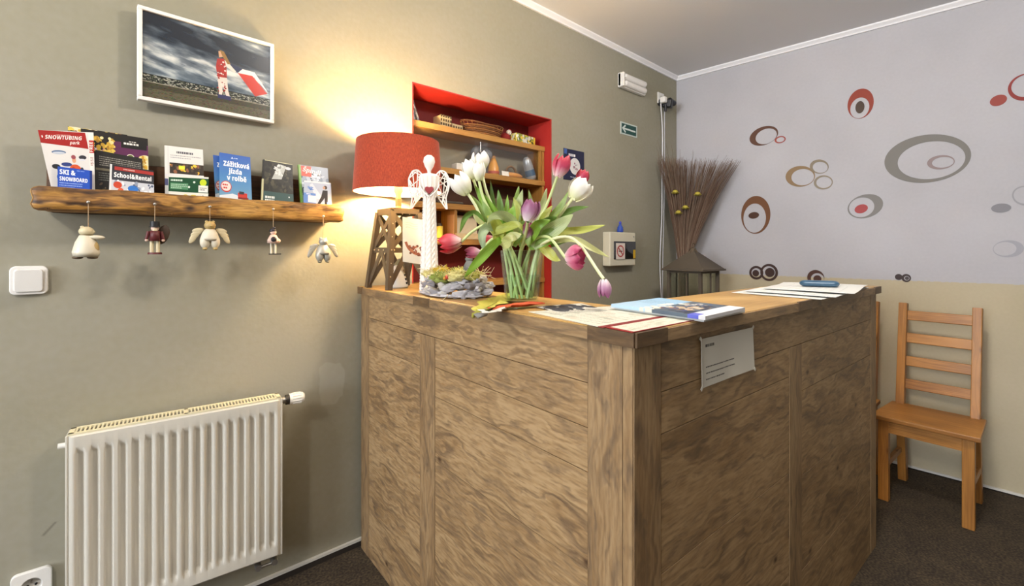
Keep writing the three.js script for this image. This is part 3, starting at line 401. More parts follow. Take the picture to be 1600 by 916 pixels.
// ------------------------------------------------------------------ hanging ornaments under the shelf
{
  const grp = 'small hanging figurines on the shelf rail', mCer = P('#d4cdb8', 0.45, { clearcoat: 0.2 }), mTan = M('#b39a63', 0.5), mGrey = P('#a9a79c', 0.35, { metalness: 0.25 }), mDarkRed = M('#5a1f22', 0.5), mString = M('#b59a78', 0.8), mCream = M('#c9bd9a', 0.5), mPink = M('#d9b9a8', 0.5), mDark = M('#25222a', 0.45);
  const make = (label, u, vPin, vTop, vBot, build) => {
    const d = 0.148, pin = onA(u, vPin, d), top = onA(u, vTop, d), bot = onA(u, vBot, d), h = top.y - bot.y;
    const o = thing('hanging_ornament', label, 'ornament', V(bot.x, bot.y, bot.z), 0, grp);
    part('string', rod(V(0, h - 0.004, 0), V(0, pin.y - bot.y, 0), 0.0009, 6), mString, o);
    part('pin', mg([ball(0.0045, 0, pin.y - bot.y, 0.001), T(cyl(0.0014, 0.0014, 0.02), 0, pin.y - bot.y, -0.008, Math.PI / 2)]), mMetal, o);
    build(o, h, (n, g, m) => part(n, T(g, 0, 0, 0, 0, 0, 0, h), m, o));
  };
  const wing = (s, droop) => { const g = []; for (let i = 0; i < 4; i++) g.push(T(ball(0.11, 0, 0, 0, 1.6, 0.75, 0.3, 10), s * (0.34 + i * 0.05), 0.68 - i * droop, -0.02, 0, 0, s * (-0.2 - i * 0.28))); return mg(g); };
  const plump = (s, A) => {
    A('body', mg([T(lathe([[0, 0.3], [0.27, 0.33], [0.28, 0.42], [0.22, 0.6], [0.15, 0.72], [0, 0.75]], 20), 0, 0, 0, 0, 0, 0, 1, 1, 0.8), ball(0.165, -0.145, 0.3, 0.02, 0.95, 1.5, 0.95), ball(0.165, 0.145, 0.3, 0.02, 0.95, 1.5, 0.95)]), s.body);
    A('head', mg([ball(0.165, 0, 0.85, 0.02, 1.05, 0.95, 1), ball(0.05, 0, 0.84, 0.17, 1, 0.8, 1), ball(0.05, -0.1, 0.98, 0), ball(0.05, 0.1, 0.98, 0)]), s.head);
    for (const k of [-1, 1]) { A('wing', wing(k, 0.1), s.wing); A('foot', ball(0.085, k * 0.15, 0.05, 0.05, 0.9, 0.6, 1.3), s.foot); }
  };
  make('cream robed figurine turned sideways, leftmost of the ornaments hanging under the shelf', 138, 316, 354, 404, (o, h, A) => {
    A('body', mg([T(lathe([[0, 0.04], [0.3, 0.05], [0.33, 0.2], [0.26, 0.5], [0.16, 0.72], [0, 0.74]], 20), -0.05, 0, 0), ball(0.14, -0.22, 0.2, 0.1), ball(0.14, 0.05, 0.2, 0.16)]), mCer);
    A('head', mg([ball(0.17, -0.04, 0.84, 0.02, 1.1, 0.9, 1), ball(0.06, 0.1, 0.83, 0.06), ball(0.05, -0.14, 0.97, 0)]), mCream); A('arm', T(ball(0.09, 0, 0, 0, 2.2, 0.75, 0.9), 0.2, 0.66, 0.12, 0, 0, -0.05), mCer);
    A('collar', T(new THREE.TorusGeometry(0.13, 0.02, 8, 20), -0.03, 0.73, 0.02, Math.PI / 2), M('#75653f', 0.6)); for (const k of [-0.24, 0.1]) A('foot', ball(0.1, k, 0.03, 0.1, 1.3, 0.5, 1.1), M('#5a4a33', 0.6)); A('side_panel', ball(0.2, 0.12, 0.3, 0.04, 0.7, 1.3, 0.9), mTan);
  });
  make('nutcracker ornament with black top hat and dark red coat hanging under the shelf', 242, 319, 347, 398, (o, h, A) => {
    A('body', mg([lathe([[0, 0.42], [0.15, 0.42], [0.13, 0.6], [0.14, 0.72], [0, 0.74]], 16)]), mDarkRed); A('head', ball(0.1, 0, 0.8, 0.01), mPink); A('hat', mg([cyl(0.12, 0.12, 0.17, 0, 0.93, 0), cyl(0.15, 0.15, 0.02, 0, 0.85, 0)]), mBlack);
    for (const k of [-1, 1]) { A('arm', T(cyl(0.045, 0.045, 0.26, 0, 0, 0), k * 0.18, 0.58, 0.02, 0, 0, k * 0.2), mDarkRed); A('leg', cyl(0.05, 0.05, 0.36, k * 0.075, 0.25, 0), mCream); A('hand', ball(0.045, k * 0.2, 0.44, 0.03), mPink); }
    A('base', cyl(0.17, 0.18, 0.06, 0, 0.04, 0), mDarkRed); A('cape', T(ball(0.16, 0, 0, 0, 1, 1.9, 0.35), 0.2, 0.62, -0.09, 0, 0, -0.25), M('#3b2b1d', 0.6)); A('beard', ball(0.06, 0, 0.74, 0.09, 1, 1.2, 0.5), mCream);
  });
  make('white winged figurine in baggy trousers, middle of the ornaments under the shelf', 328, 323, 346, 391, (o, h, A) => plump({ body: mCer, head: mTan, wing: mCream, foot: mTan }, A));
  make('thin skater ornament with dark cap and pale coat hanging under the shelf', 427, 327, 355, 398, (o, h, A) => {
    A('body', mg([lathe([[0, 0.4], [0.2, 0.42], [0.19, 0.55], [0.1, 0.72], [0, 0.74]], 16), ball(0.09, -0.12, 0.5, 0.05), ball(0.09, 0.14, 0.5, 0.05)]), mPink); A('head', ball(0.105, 0, 0.82, 0.01), mPink); A('cap', mg([ball(0.12, -0.01, 0.87, 0, 1, 0.75, 1), ball(0.05, 0.03, 0.97, 0)]), mDark); A('muff', ball(0.1, -0.02, 0.55, 0.17, 1, 1, 0.5), mDark);
    for (const k of [-1, 1]) { A('leg', cyl(0.035, 0.03, 0.38, k * 0.07, 0.22, 0), mCer); A('skate', box(0.26, 0.035, 0.06, k * 0.07 + 0.05, 0.02, 0.02), mBlack); }
  });
  make('small silvery figurine with wings hanging by the right shelf end', 505, 338, 372, 411, (o, h, A) => plump({ body: mGrey, head: mGrey, wing: mGrey, foot: M('#6f6b5a', 0.4) }, A));
}

// ------------------------------------------------------------------ tower table lamp
const LAMP = V(0.858, TOP, -1.694);
{
  const o = thing('table_lamp', 'lit table lamp with red drum shade on an iron lattice tower base', 'lamp', LAMP, 0.03);
  const ht = 0.315, b = 0.088, t = 0.056, c4 = [[-1, 1], [1, 1], [1, -1], [-1, -1]];
  const P3 = ([sx, sz], y) => { const r = b + (t - b) * y / ht; return V(sx * r, y, sz * r); };
  const rivets = [];
  for (const c of c4) { part('leg', bar(P3(c, 0), P3(c, ht - 0.012), 0.021, 0.021), mIron, o); for (let i = 1; i < 6; i++) rivets.push(ball(0.0026, ...P3(c, ht * i / 6.2).add(V(c[0] * 0.001, 0, c[1] * 0.0105)).toArray(), 1, 1, 1, 8)); }
  for (let f = 0; f < 4; f++) {
    const a = c4[f], d = c4[(f + 1) % 4], y1 = 0.152, out = f === 0 ? V(0, 0, 1) : f === 1 ? V(1, 0, 0) : f === 2 ? V(0, 0, -1) : V(-1, 0, 0);
    const plate = (A, B, w) => { const g = new THREE.BoxGeometry(w, A.distanceTo(B), 0.004), y = B.clone().sub(A).normalize(), z = out.clone().addScaledVector(y, -out.dot(y)).normalize(), x = y.clone().cross(z); const m = new THREE.Matrix4().makeBasis(x, y, z).setPosition(A.clone().add(B).multiplyScalar(0.5)); return g.applyMatrix4(m); };
    part('cross_bar', plate(P3(a, y1), P3(d, y1), 0.02), mIron, o);
    part('brace', plate(P3(a, y1 + 0.004), P3(d, ht - 0.02), 0.019), mIron, o); part('brace', plate(P3(d, y1 + 0.004), P3(a, ht - 0.02), 0.019), mIron, o);
    part('brace', plate(P3(a, 0.008), P3(a, y1).lerp(P3(d, y1), 0.5), 0.019), mIron, o); part('brace', plate(P3(d, 0.008), P3(a, y1).lerp(P3(d, y1), 0.5), 0.019), mIron, o);
    for (const [p, q] of [[P3(a, y1), P3(d, y1)], [P3(a, ht - 0.02), P3(d, ht - 0.02)]]) for (const k of [0.1, 0.36, 0.64, 0.9]) rivets.push(ball(0.003, ...p.clone().lerp(q, k).addScaledVector(out, 0.003).toArray(), 1, 1, 1, 8));
    part('top_rail', bar(P3(a, ht - 0.012), P3(d, ht - 0.012), 0.014, 0.022), mIron, o);
  }
  part('rivets', mg(rivets), M('#c8bda0', 0.35, { metalness: 0.7 }), o);
  part('platform', box(0.122, 0.006, 0.122, 0, ht - 0.001, 0), mIron, o);
  part('bulb_holder', lathe([[0, ht], [0.014, ht], [0.011, ht + 0.012], [0.011, ht + 0.06], [0.018, ht + 0.075], [0.018, ht + 0.12], [0, ht + 0.12]], 20), M('#b89a68', 0.35, { metalness: 0.4 }), o);
  part('socket_ring', cyl(0.012, 0.012, 0.03, 0, ht + 0.03, 0), M('#9a4a2a', 0.5), o);
  part('bulb', lathe([[0, ht + 0.12], [0.013, ht + 0.122], [0.014, ht + 0.135], [0.029, ht + 0.165], [0.024, ht + 0.19], [0, ht + 0.2]], 20), M('#fff2d8', 0.3, { emissive: 0xffdfa8, emissiveIntensity: 8 }), o);
  const s0 = 0.385, s1 = 0.59, r0 = 0.177, r1 = 0.163;
  const shadeTex = pixelTex(512, 256, (x, y) => { const n = fbm(x * 160, y * 60, 1, 2) + 0.8 * fbm(x * 60, y * 150, 6, 2); return mix3(rgb('#94351c'), rgb('#c4532c'), 0.45 + n * 1.1); }); shadeTex.repeat.set(3, 1);
  part('shade', lathe([[r0, s0], [r1, s1], [r1 - 0.0012, s1], [r0 - 0.0012, s0], [r0, s0]], 64), new THREE.MeshPhysicalMaterial({ map: shadeTex, roughness: 0.9, transmission: 0.16, thickness: 0, side: THREE.DoubleSide }), o);
  part('lining', lathe([[r0 - 0.002, s0 + 0.001], [r1 - 0.002, s1 - 0.001]], 64), new THREE.MeshPhysicalMaterial({ color: '#f3e3c2', roughness: 0.9, transmission: 0.2, thickness: 0, side: THREE.DoubleSide }), o);
  const sp = []; for (let i = 0; i < 3; i++) { const a = i * 2.094; sp.push(rod(V(0.018 * Math.cos(a), ht + 0.118, 0.018 * Math.sin(a)), V((r0 - 0.01) * Math.cos(a), s0 + 0.03, (r0 - 0.01) * Math.sin(a)), 0.0015, 6)); }
  part('shade_carrier', mg([...sp, T(new THREE.TorusGeometry(r0 - 0.003, 0.002, 6, 48), 0, s0 + 0.002, 0, Math.PI / 2), T(new THREE.TorusGeometry(r1 - 0.003, 0.002, 6, 48), 0, s1 - 0.002, 0, Math.PI / 2)]), mMetal, o);
  const l = new THREE.PointLight(0xffdba4, TABLE_LAMP); l.name = 'table_lamp_light'; l.position.set(LAMP.x, TOP + 0.485, LAMP.z); l.castShadow = true; l.shadow.radius = 1.5; scene.add(l);
}
{ // little snowman under the tower
  const o = thing('snowman_figurine', 'small white felt snowman with black buttons under the tower lamp', 'figurine', V(LAMP.x - 0.005, TOP, LAMP.z + 0.012), 0.6);
  part('body', lathe([[0, 0], [0.036, 0], [0.037, 0.01], [0.026, 0.055], [0.017, 0.07], [0, 0.072]], 24), M('#c9cac4', 0.85), o);
  part('head', ball(0.02, 0, 0.079, 0), M('#d6d6d0', 0.85), o); part('hat', T(lathe([[0.022, 0], [0.016, 0.014], [0.006, 0.03], [0, 0.032]], 20), 0.002, 0.087, 0, 0, 0, -0.3), M('#6d7268', 0.8), o);
  part('hat_light', ball(0.005, 0.012, 0.105, 0.008), M('#a8d848', 0.4), o);
  for (const [y, r] of [[0.052, 0.027], [0.036, 0.031], [0.02, 0.035]]) part('button', ball(0.0045, 0, y, r), mBlack, o);
}
{ // greeting card leaning on the tower
  const c = [at(629, 339, 1.69), at(669, 345, 1.725), at(669, 415, 1.715), at(629.5, 409, 1.68)], base = c[3].clone();
  const o = lone('greeting_card', recentre(sheetGeo(c, 0.0015), base), new THREE.MeshStandardMaterial({ roughness: 0.6, map: canvasTex(256, 420, (k, w, h) => { fillr(k, '#d9d3c2', 0, 0, w, h); k.strokeStyle = '#b3a88e'; k.lineWidth = 3; for (let i = 0; i < 3; i++) { k.beginPath(); k.moveTo(30, 50 + i * 22); k.bezierCurveTo(70, 30 + i * 22, 100, 70 + i * 22, 150, 46 + i * 22); k.stroke(); } k.strokeStyle = '#9d5a3c'; k.lineWidth = 26; k.beginPath(); k.moveTo(30, 230); k.bezierCurveTo(60, 330, 140, 340, 250, 330); k.stroke(); blots(k, ['#6e3c2a', '#b3704c', '#8d4a34'], 60, 250, 150, 90, 22, 6, 14); }) }), 'cream greeting card with a brown drawing leaning on the tower lamp', 'card');
  o.position.copy(base);
}

// ------------------------------------------------------------------ white wicker angel
{
  const p = loc(0.094, 0.952), o = thing('wicker_angel', 'tall white wicker angel holding a red heart behind the driftwood wreath', 'figurine', p, -0.53); o.scale.setScalar(0.955);
  const mw = M('#e9e4dd', 0.75), mw2 = M('#d8d2ca', 0.8);
  // woven skirt: raised strands in a basket weave
  const nr = 34, nt = 26, pos = [], idx = [];
  for (let j = 0; j <= nr * 3; j++) for (let i = 0; i <= nt * 4; i++) {
    const y = j / (nr * 3) * 0.365, a = i / (nt * 4) * Math.PI * 2, row = Math.floor(j / 3), r0 = 0.036 + (0.021 - 0.036) * y / 0.365;
    const r = r0 + 0.0022 * Math.sin(a * nt / 2 + (row % 2) * Math.PI) * Math.sin((j % 3) / 3 * Math.PI + 0.4); pos.push(r * Math.cos(a), y, r * Math.sin(a));
  }
  const C = nt * 4 + 1; for (let j = 0; j < nr * 3; j++) for (let i = 0; i + 1 < C; i++) { const k = j * C + i; idx.push(k, k + C, k + 1, k + 1, k + C, k + C + 1); }
  const g = new THREE.BufferGeometry(); g.setAttribute('position', new THREE.Float32BufferAttribute(pos, 3)); g.setIndex(idx); g.computeVertexNormals();
  part('skirt', g, mw, o);
  const ribs = []; for (let i = 0; i < 9; i++) { const a = i / 9 * Math.PI * 2; ribs.push(rod(V(0.036 * Math.cos(a), 0.002, 0.036 * Math.sin(a)), V(0.0215 * Math.cos(a), 0.37, 0.0215 * Math.sin(a)), 0.0022, 6)); }
  part('skirt_ribs', mg(ribs), mw2, o);
  const tr = []; tr.push(T(lathe([[0.023, 0.355], [0.028, 0.39], [0.039, 0.437], [0.031, 0.447], [0.008, 0.452], [0, 0.452]], 24), 0, 0, 0, 0, 0, 0, 1, 1, 0.75)); for (let i = 0; i < 14; i++) { const a = i / 14 * Math.PI * 2; tr.push(rod(V(0.025 * Math.cos(a), 0.36, 0.019 * Math.sin(a)), V(0.039 * Math.cos(a), 0.438, 0.029 * Math.sin(a)), 0.0024, 6)); }
  part('torso', mg(tr), mw, o);
  part('head', mg([T(lathe([[0, 0.447], [0.006, 0.448], [0.0075, 0.462], [0.017, 0.478], [0.0225, 0.495], [0.0195, 0.511], [0.009, 0.52], [0, 0.521]], 24), 0, 0, 0)]), mw, o);
  for (const s of [-1, 1]) {
    part('arm', tube([V(s * 0.031, 0.436, 0.004), V(s * 0.036, 0.405, 0.014), V(s * 0.022, 0.378, 0.03), V(s * 0.003, 0.36, 0.036)], 0.0026, 20, 8), mw, o);
    const rim = [[0.024, 0.442], [0.042, 0.464], [0.062, 0.459], [0.076, 0.43], [0.074, 0.395], [0.064, 0.36], [0.068, 0.316], [0.05, 0.34], [0.034, 0.362], [0.026, 0.4]].map(([x, y]) => V(s * x, y, -0.012));
    const wg = part('wing', new THREE.TubeGeometry(new THREE.CatmullRomCurve3(rim, true, 'catmullrom', 0.3), 60, 0.003, 6, true), mw, o), st = [];
    const poly = rim.map((q) => [q.x, q.y]), inside = (x, y) => { let c = false; for (let i = 0, j = poly.length - 1; i < poly.length; j = i++) { const [xi, yi] = poly[i], [xj, yj] = poly[j]; if ((yi > y) !== (yj > y) && x < (xj - xi) * (y - yi) / (yj - yi) + xi) c = !c; } return c; };
    for (let k = 0; k < 60 && st.length < 18; k++) { const a = rim[Math.floor(rnd() * rim.length)], b = rim[Math.floor(rnd() * rim.length)]; if (a.distanceTo(b) < 0.03) continue; const m = a.clone().lerp(b, 0.5); if (!inside(m.x, m.y)) continue; st.push(rod(a, b, rr(0.0018, 0.0026), 6)); }
    part('wing_weave', mg(st), mw, wg);
  }
  const hs = new THREE.Shape(); hs.moveTo(0, -0.013); hs.bezierCurveTo(-0.022, 0.002, -0.015, 0.017, 0, 0.008); hs.bezierCurveTo(0.015, 0.017, 0.022, 0.002, 0, -0.013);
  part('heart', T(new THREE.ExtrudeGeometry(hs, { depth: 0.004, bevelEnabled: true, bevelSize: 0.002, bevelThickness: 0.003, bevelSegments: 3 }), 0, 0.384, 0.027), M('#8d2f33', 0.6), o);
  part('base', cyl(0.037, 0.037, 0.004, 0, 0.002, 0), mw2, o);
}

// ------------------------------------------------------------------ driftwood wreath with moss, bird
const NEST = loc(0.112, 0.80);
{
  const o = thing('driftwood_wreath', 'oval table wreath of grey driftwood chunks with moss and straw', 'wreath', NEST, CT);
  const wt = ['#b0aeb2', '#9c9a9e', '#c2c0c4', '#817e82', '#b2ada4'].map((c) => M(c, 0.85)), mmoss = [M('#a9a552', 0.95), M('#8f9a4e', 0.95), M('#c8c184', 0.95)], myel = M('#c9ae3c', 0.9), mg2 = M('#7d9a3a', 0.9);
  const chunk = (l, h, w) => { const q = mergeVertices(new THREE.IcosahedronGeometry(1, 3).deleteAttribute('uv').deleteAttribute('normal')), a = q.attributes.position, s = rr(0, 90); for (let i = 0; i < a.count; i++) { const X = a.getX(i), Y = a.getY(i), Z = a.getZ(i), n = 1 + 0.75 * fbm(X * 1.3 + s, Y * 1.5, Z * 1.5, 3) + 0.35 * fbm(X * 1.2 + s, Y * 6, Z * 6, 2); const sq = (v) => Math.sign(v) * Math.pow(Math.abs(v), 0.7); a.setXYZ(i, sq(X) * n * l, sq(Y) * n * h, sq(Z) * n * w); } q.computeVertexNormals(); return q; };
  const RX = 0.082, RZ = 0.142;
  for (let i = 0; i < 74; i++) {
    const a = i * 2.39996, layer = i % 3, k = layer === 2 ? 0.82 : 1, l = rr(0.02, 0.038), piece = part('driftwood_piece', chunk(l * 0.85, rr(0.007, 0.013), rr(0.009, 0.015)), wt[Math.floor(rnd() * 5)], o);
    piece.position.set(Math.cos(a) * RX * k, 0.014 + layer * 0.021 + rr(-0.002, 0.004), Math.sin(a) * RZ * k); piece.rotation.set(rr(-0.25, 0.25), -a + Math.PI / 2 + rr(-1.1, 1.1), rr(-0.5, 0.5), 'YXZ');
  }
  for (let i = 0; i < 5; i++) { const a = [2.6, 3.1, 3.7, 2.1, 4.2][i], s = part('driftwood_slab', chunk(0.055, 0.0045, 0.011), wt[2 - (i % 2)], o); s.position.set(Math.cos(a) * RX * 1.12, 0.008, Math.sin(a) * RZ * 1.02); s.rotation.y = Math.atan2(-Math.cos(a) * RZ, -Math.sin(a) * RX) + rr(-0.25, 0.25); }
  const moss = (name, x, y, z, r, m, n) => { const l = []; for (let i = 0; i < n; i++) { const a = rnd() * 6.28, e = Math.acos(1 - rnd() * 1.2), d = V(Math.cos(a) * Math.sin(e), Math.cos(e) * 0.55, Math.sin(a) * Math.sin(e)).multiplyScalar(r), q = d.clone().add(V(rr(-1, 1), rr(-0.3, 0.8), rr(-1, 1)).multiplyScalar(r * 0.4)); l.push(rod(d.multiplyScalar(0.8), q, 0.0009, 3)); } l.push(T(chunk(r * 0.75, r * 0.42, r * 0.75).setAttribute('uv', new THREE.Float32BufferAttribute(new Float32Array(2000), 2)), 0, 0, 0)); return part(name, mg(l.slice(0, n)), m, o, 'stuff').position.set(x, y, z), part(name + '_clump', chunk(r * 0.75, r * 0.42, r * 0.75), m, o).position.set(x, y, z); };
  moss('moss', -0.05, 0.066, 0.085, 0.034, mmoss[2], 200); moss('moss', -0.07, 0.06, 0.03, 0.036, mmoss[1], 200); moss('moss', -0.01, 0.068, 0.11, 0.03, mmoss[0], 160); moss('moss', 0.03, 0.07, -0.02, 0.036, mmoss[0], 160);
  moss('yellow_moss', 0.0, 0.072, -0.115, 0.036, myel, 220); moss('yellow_moss', -0.05, 0.066, -0.1, 0.022, mmoss[2], 120);
  moss('green_sprig', -0.085, 0.062, 0.012, 0.018, mg2, 60);
  part('berry', ball(0.008, -0.078, 0.067, 0.075), M('#b8402c', 0.4), o); part('berry', ball(0.006, -0.08, 0.062, 0.062), M('#c9922e', 0.4), o);
  const st = []; for (let i = 0; i < 70; i++) { const a = rnd() * 6.28, x = Math.cos(a) * RX * rr(0.6, 1.1), z = Math.sin(a) * RZ * rr(0.6, 1.1), L = rr(0.02, 0.05), t = rnd() * 6.28; st.push(rod(V(x, 0.066 + rr(-0.01, 0.02), z), V(x + L * Math.cos(t), 0.07 + rr(-0.015, 0.03), z + L * Math.sin(t)), 0.0008, 4)); }
  st.push(rod(V(-0.09, 0.012, 0.1), V(-0.128, 0.0006, 0.128), 0.001, 5));
  part('straw', mg(st), M('#d2c79a', 0.8), o, 'stuff');
}
{
  const q = loc(0.13, 0.745, TOP + 0.085), o = thing('bird_figurine', 'small grey stone-coloured bird sitting on the driftwood wreath', 'figurine', q, 1.9), m = M('#6d6e6a', 0.7);
  part('body', T(lathe([[0, -0.03], [0.014, -0.026], [0.022, -0.005], [0.017, 0.018], [0.0085, 0.034], [0, 0.037]], 24), 0, 0, 0), m, o);
  part('head', mg([ball(0.0115, 0.001, 0.037, 0, 1.1, 1, 1), T(new THREE.ConeGeometry(0.003, 0.01, 10), 0.015, 0.037, 0, 0, 0, -1.6)]), m, o);
  part('tail', T(ball(0.007, 0, 0, 0, 2.8, 0.4, 1.1), -0.024, -0.018, 0, 0, 0, 0.6), m, o); for (const s of [-1, 1]) part('wing', T(ball(0.012, 0, 0, 0, 1.5, 0.75, 0.35), -0.004, 0.002, s * 0.018, 0, 0, 0.7), M('#5e5f5c', 0.75), o);
}

// ------------------------------------------------------------------ vase with tulips
const VASE = loc(0.132, 0.478);
{
  const o = thing('glass_vase', 'clear cylindrical glass vase holding the tulips at the counter edge', 'vase', VASE);
  const gl = new THREE.MeshPhysicalMaterial({ color: 0xf4faf7, roughness: 0.02, transmission: 1, thickness: 0, ior: 1.45, side: THREE.DoubleSide });
  part('body', lathe([[0, 0.001], [0.044, 0.001], [0.0465, 0.004], [0.0625, 0.15], [0.0615, 0.1515], [0.0595, 0.15], [0.0437, 0.012], [0, 0.0105]], 48), gl, o);
  part('water', lathe([[0, 0.0115], [0.0432, 0.0125], [0.0508, 0.082], [0, 0.0822]], 40), new THREE.MeshPhysicalMaterial({ color: 0xeaf3ea, roughness: 0.01, transmission: 1, thickness: 0, ior: 1.33 }), o);
}
const px7 = (x, y) => [680 + x / 3.275, 220 + y / 3.275];
{
  const leafTex = pixelTex(128, 128, (x, y) => { const n = 0.5 + 0.5 * Math.sin(x * 60 + 3 * fbm(x * 6, y * 2, 1, 2)) * 0.5 + fbm(x * 20, y * 5, 3, 2) * 0.8; return mix3([205, 205, 205], [255, 255, 255], n); });
  const leafM = (c) => new THREE.MeshPhysicalMaterial({ color: c, map: leafTex, roughness: 0.5, transmission: 0.3, thickness: 0, side: THREE.DoubleSide });
  const LM = { mid: leafM('#9ebd62'), dark: leafM('#76a044'), bright: leafM('#92c23e'), pale: leafM('#c6d698'), grey: leafM('#aec69a'), yel: leafM('#dce096'), yg: leafM('#c4cc5c') }, stemM = M('#bcc98c', 0.5), stemP = M('#d2d8a8', 0.5);
  const pet = (kind) => {              // petal of unit height with its own colouring
    const C = { white: ['#d9dfae', '#f3f0e6', '#efeee8'], pink: ['#e9d3d6', '#c84a6c', '#b92c44'], purple: ['#e3d3dd', '#a5628f', '#86314f'], red: ['#e8c9c4', '#d05a66', '#c8252f'], mauve: ['#eee6e8', '#b98aa8', '#8b4a74'], rose: ['#f0d4dd', '#d97f9c', '#b03c66'] }[kind].map((s) => new THREE.Color(s));
    const make = (R, open, s) => {
      const pos = [], col = [], idx = [], uv = [], nu = 8, nv = 12;
      for (let j = 0; j <= nv; j++) for (let i = 0; i <= nu; i++) {
        const v = j / nv, u = i / nu * 2 - 1, wd = 0.95 * Math.pow(Math.sin(Math.PI * (0.07 + 0.82 * Math.pow(v, 0.8))), 0.55) * (v > 0.86 ? Math.sqrt(Math.max(0.12, 1 - ((v - 0.86) / 0.15) ** 2)) : 1), a = u * wd * 0.8;
        const r = R * (0.22 + 0.86 * Math.sin(Math.PI * Math.min(1, 0.1 + 0.7 * v)) ) * (1 + open * v * v) + 0.02 * Math.cos(u * 3) * v, y = v * (1 - 0.06 * u * u * v);
        pos.push(r * Math.cos(a), y, r * Math.sin(a)); uv.push(i / nu, v);
        const edge = Math.abs(u), t = Math.min(1, v * 1.15 + 0.22 * edge * v + 0.12 * noise.noise(u * 4 + s, v * 2, s)), c = t < 0.5 ? C[0].clone().lerp(C[1], t * 2) : C[1].clone().lerp(C[2], t * 2 - 1);
        col.push(c.r, c.g, c.b);
      }
      const m = nu + 1; for (let j = 0; j < nv; j++) for (let i = 0; i < nu; i++) { const k = j * m + i; idx.push(k, k + m, k + 1, k + 1, k + m, k + m + 1); }
      const g = new THREE.BufferGeometry(); g.setAttribute('position', new THREE.Float32BufferAttribute(pos, 3)); g.setAttribute('color', new THREE.Float32BufferAttribute(col, 3)); g.setAttribute('uv', new THREE.Float32BufferAttribute(uv, 2)); g.setIndex(idx); g.computeVertexNormals(); return g;
    };
    return make;
  };
  const petM = new THREE.MeshPhysicalMaterial({ vertexColors: true, roughness: 0.5, transmission: 0.22, thickness: 0, side: THREE.DoubleSide });
  const cache = {};
  const head = (o, kind, base, tip, wide, open) => {
    const h = base.distanceTo(tip), ax = tip.clone().sub(base).normalize(), f = new THREE.Group(); f.name = 'flower'; o.add(f); f.position.copy(base).sub(VASE);
    f.quaternion.setFromUnitVectors(V(0, 1, 0), ax); f.scale.set(h, h, h);
    const key = kind + wide + open; cache[key] ??= [pet(kind)(wide, open, 1), pet(kind)(wide * 0.86, open, 4)];
    const t0 = rnd() * 6;
    for (let i = 0; i < 6; i++) { const p = part('petal', cache[key][i % 2], petM, f); p.rotation.y = t0 + i * Math.PI / 3; const q = 1 - 0.06 * (i % 2) - rnd() * 0.05; p.scale.set(q, q, q); }
  };
  const leaf = (o, pts, w, m, tw = 0, name = 'leaf') => {
    const cv = new THREE.CatmullRomCurve3(pts), n = 22, pos = [], uv = [], idx = [], eye = V(0, EYE, 0);
    for (let j = 0; j <= n; j++) {
      const t = j / n, p = cv.getPointAt(t), tg = cv.getTangentAt(t), vd = p.clone().sub(eye).normalize();
      let side = tg.clone().cross(vd).normalize(); const nor = side.clone().cross(tg).normalize(); const a = tw + 0.5 * tw * t; side = side.multiplyScalar(Math.cos(a)).addScaledVector(nor, Math.sin(a));
      const n2 = tg.clone().cross(side).normalize(), k = w / 2 * Math.pow(Math.sin(Math.PI * Math.min(1, 0.12 + 0.88 * t)), 0.75) + 0.0004;
      for (let i = 0; i <= 4; i++) { const s = i / 2 - 1, fold = 0.28 * k * (Math.abs(s) - 0.3), q = p.clone().addScaledVector(side, s * k).addScaledVector(n2, fold + 0.0015 * Math.sin(t * 9 + s * 2)).sub(VASE); pos.push(q.x, q.y, q.z); uv.push(i / 4, t); }
    }
    for (let j = 0; j < n; j++) for (let i = 0; i < 4; i++) { const k = j * 5 + i; idx.push(k, k + 1, k + 5, k + 1, k + 6, k + 5); }
    const g = new THREE.BufferGeometry(); g.setAttribute('position', new THREE.Float32BufferAttribute(pos, 3)); g.setAttribute('uv', new THREE.Float32BufferAttribute(uv, 2)); g.setIndex(idx); g.computeVertexNormals();
    return part(name, g, m, o);
  };
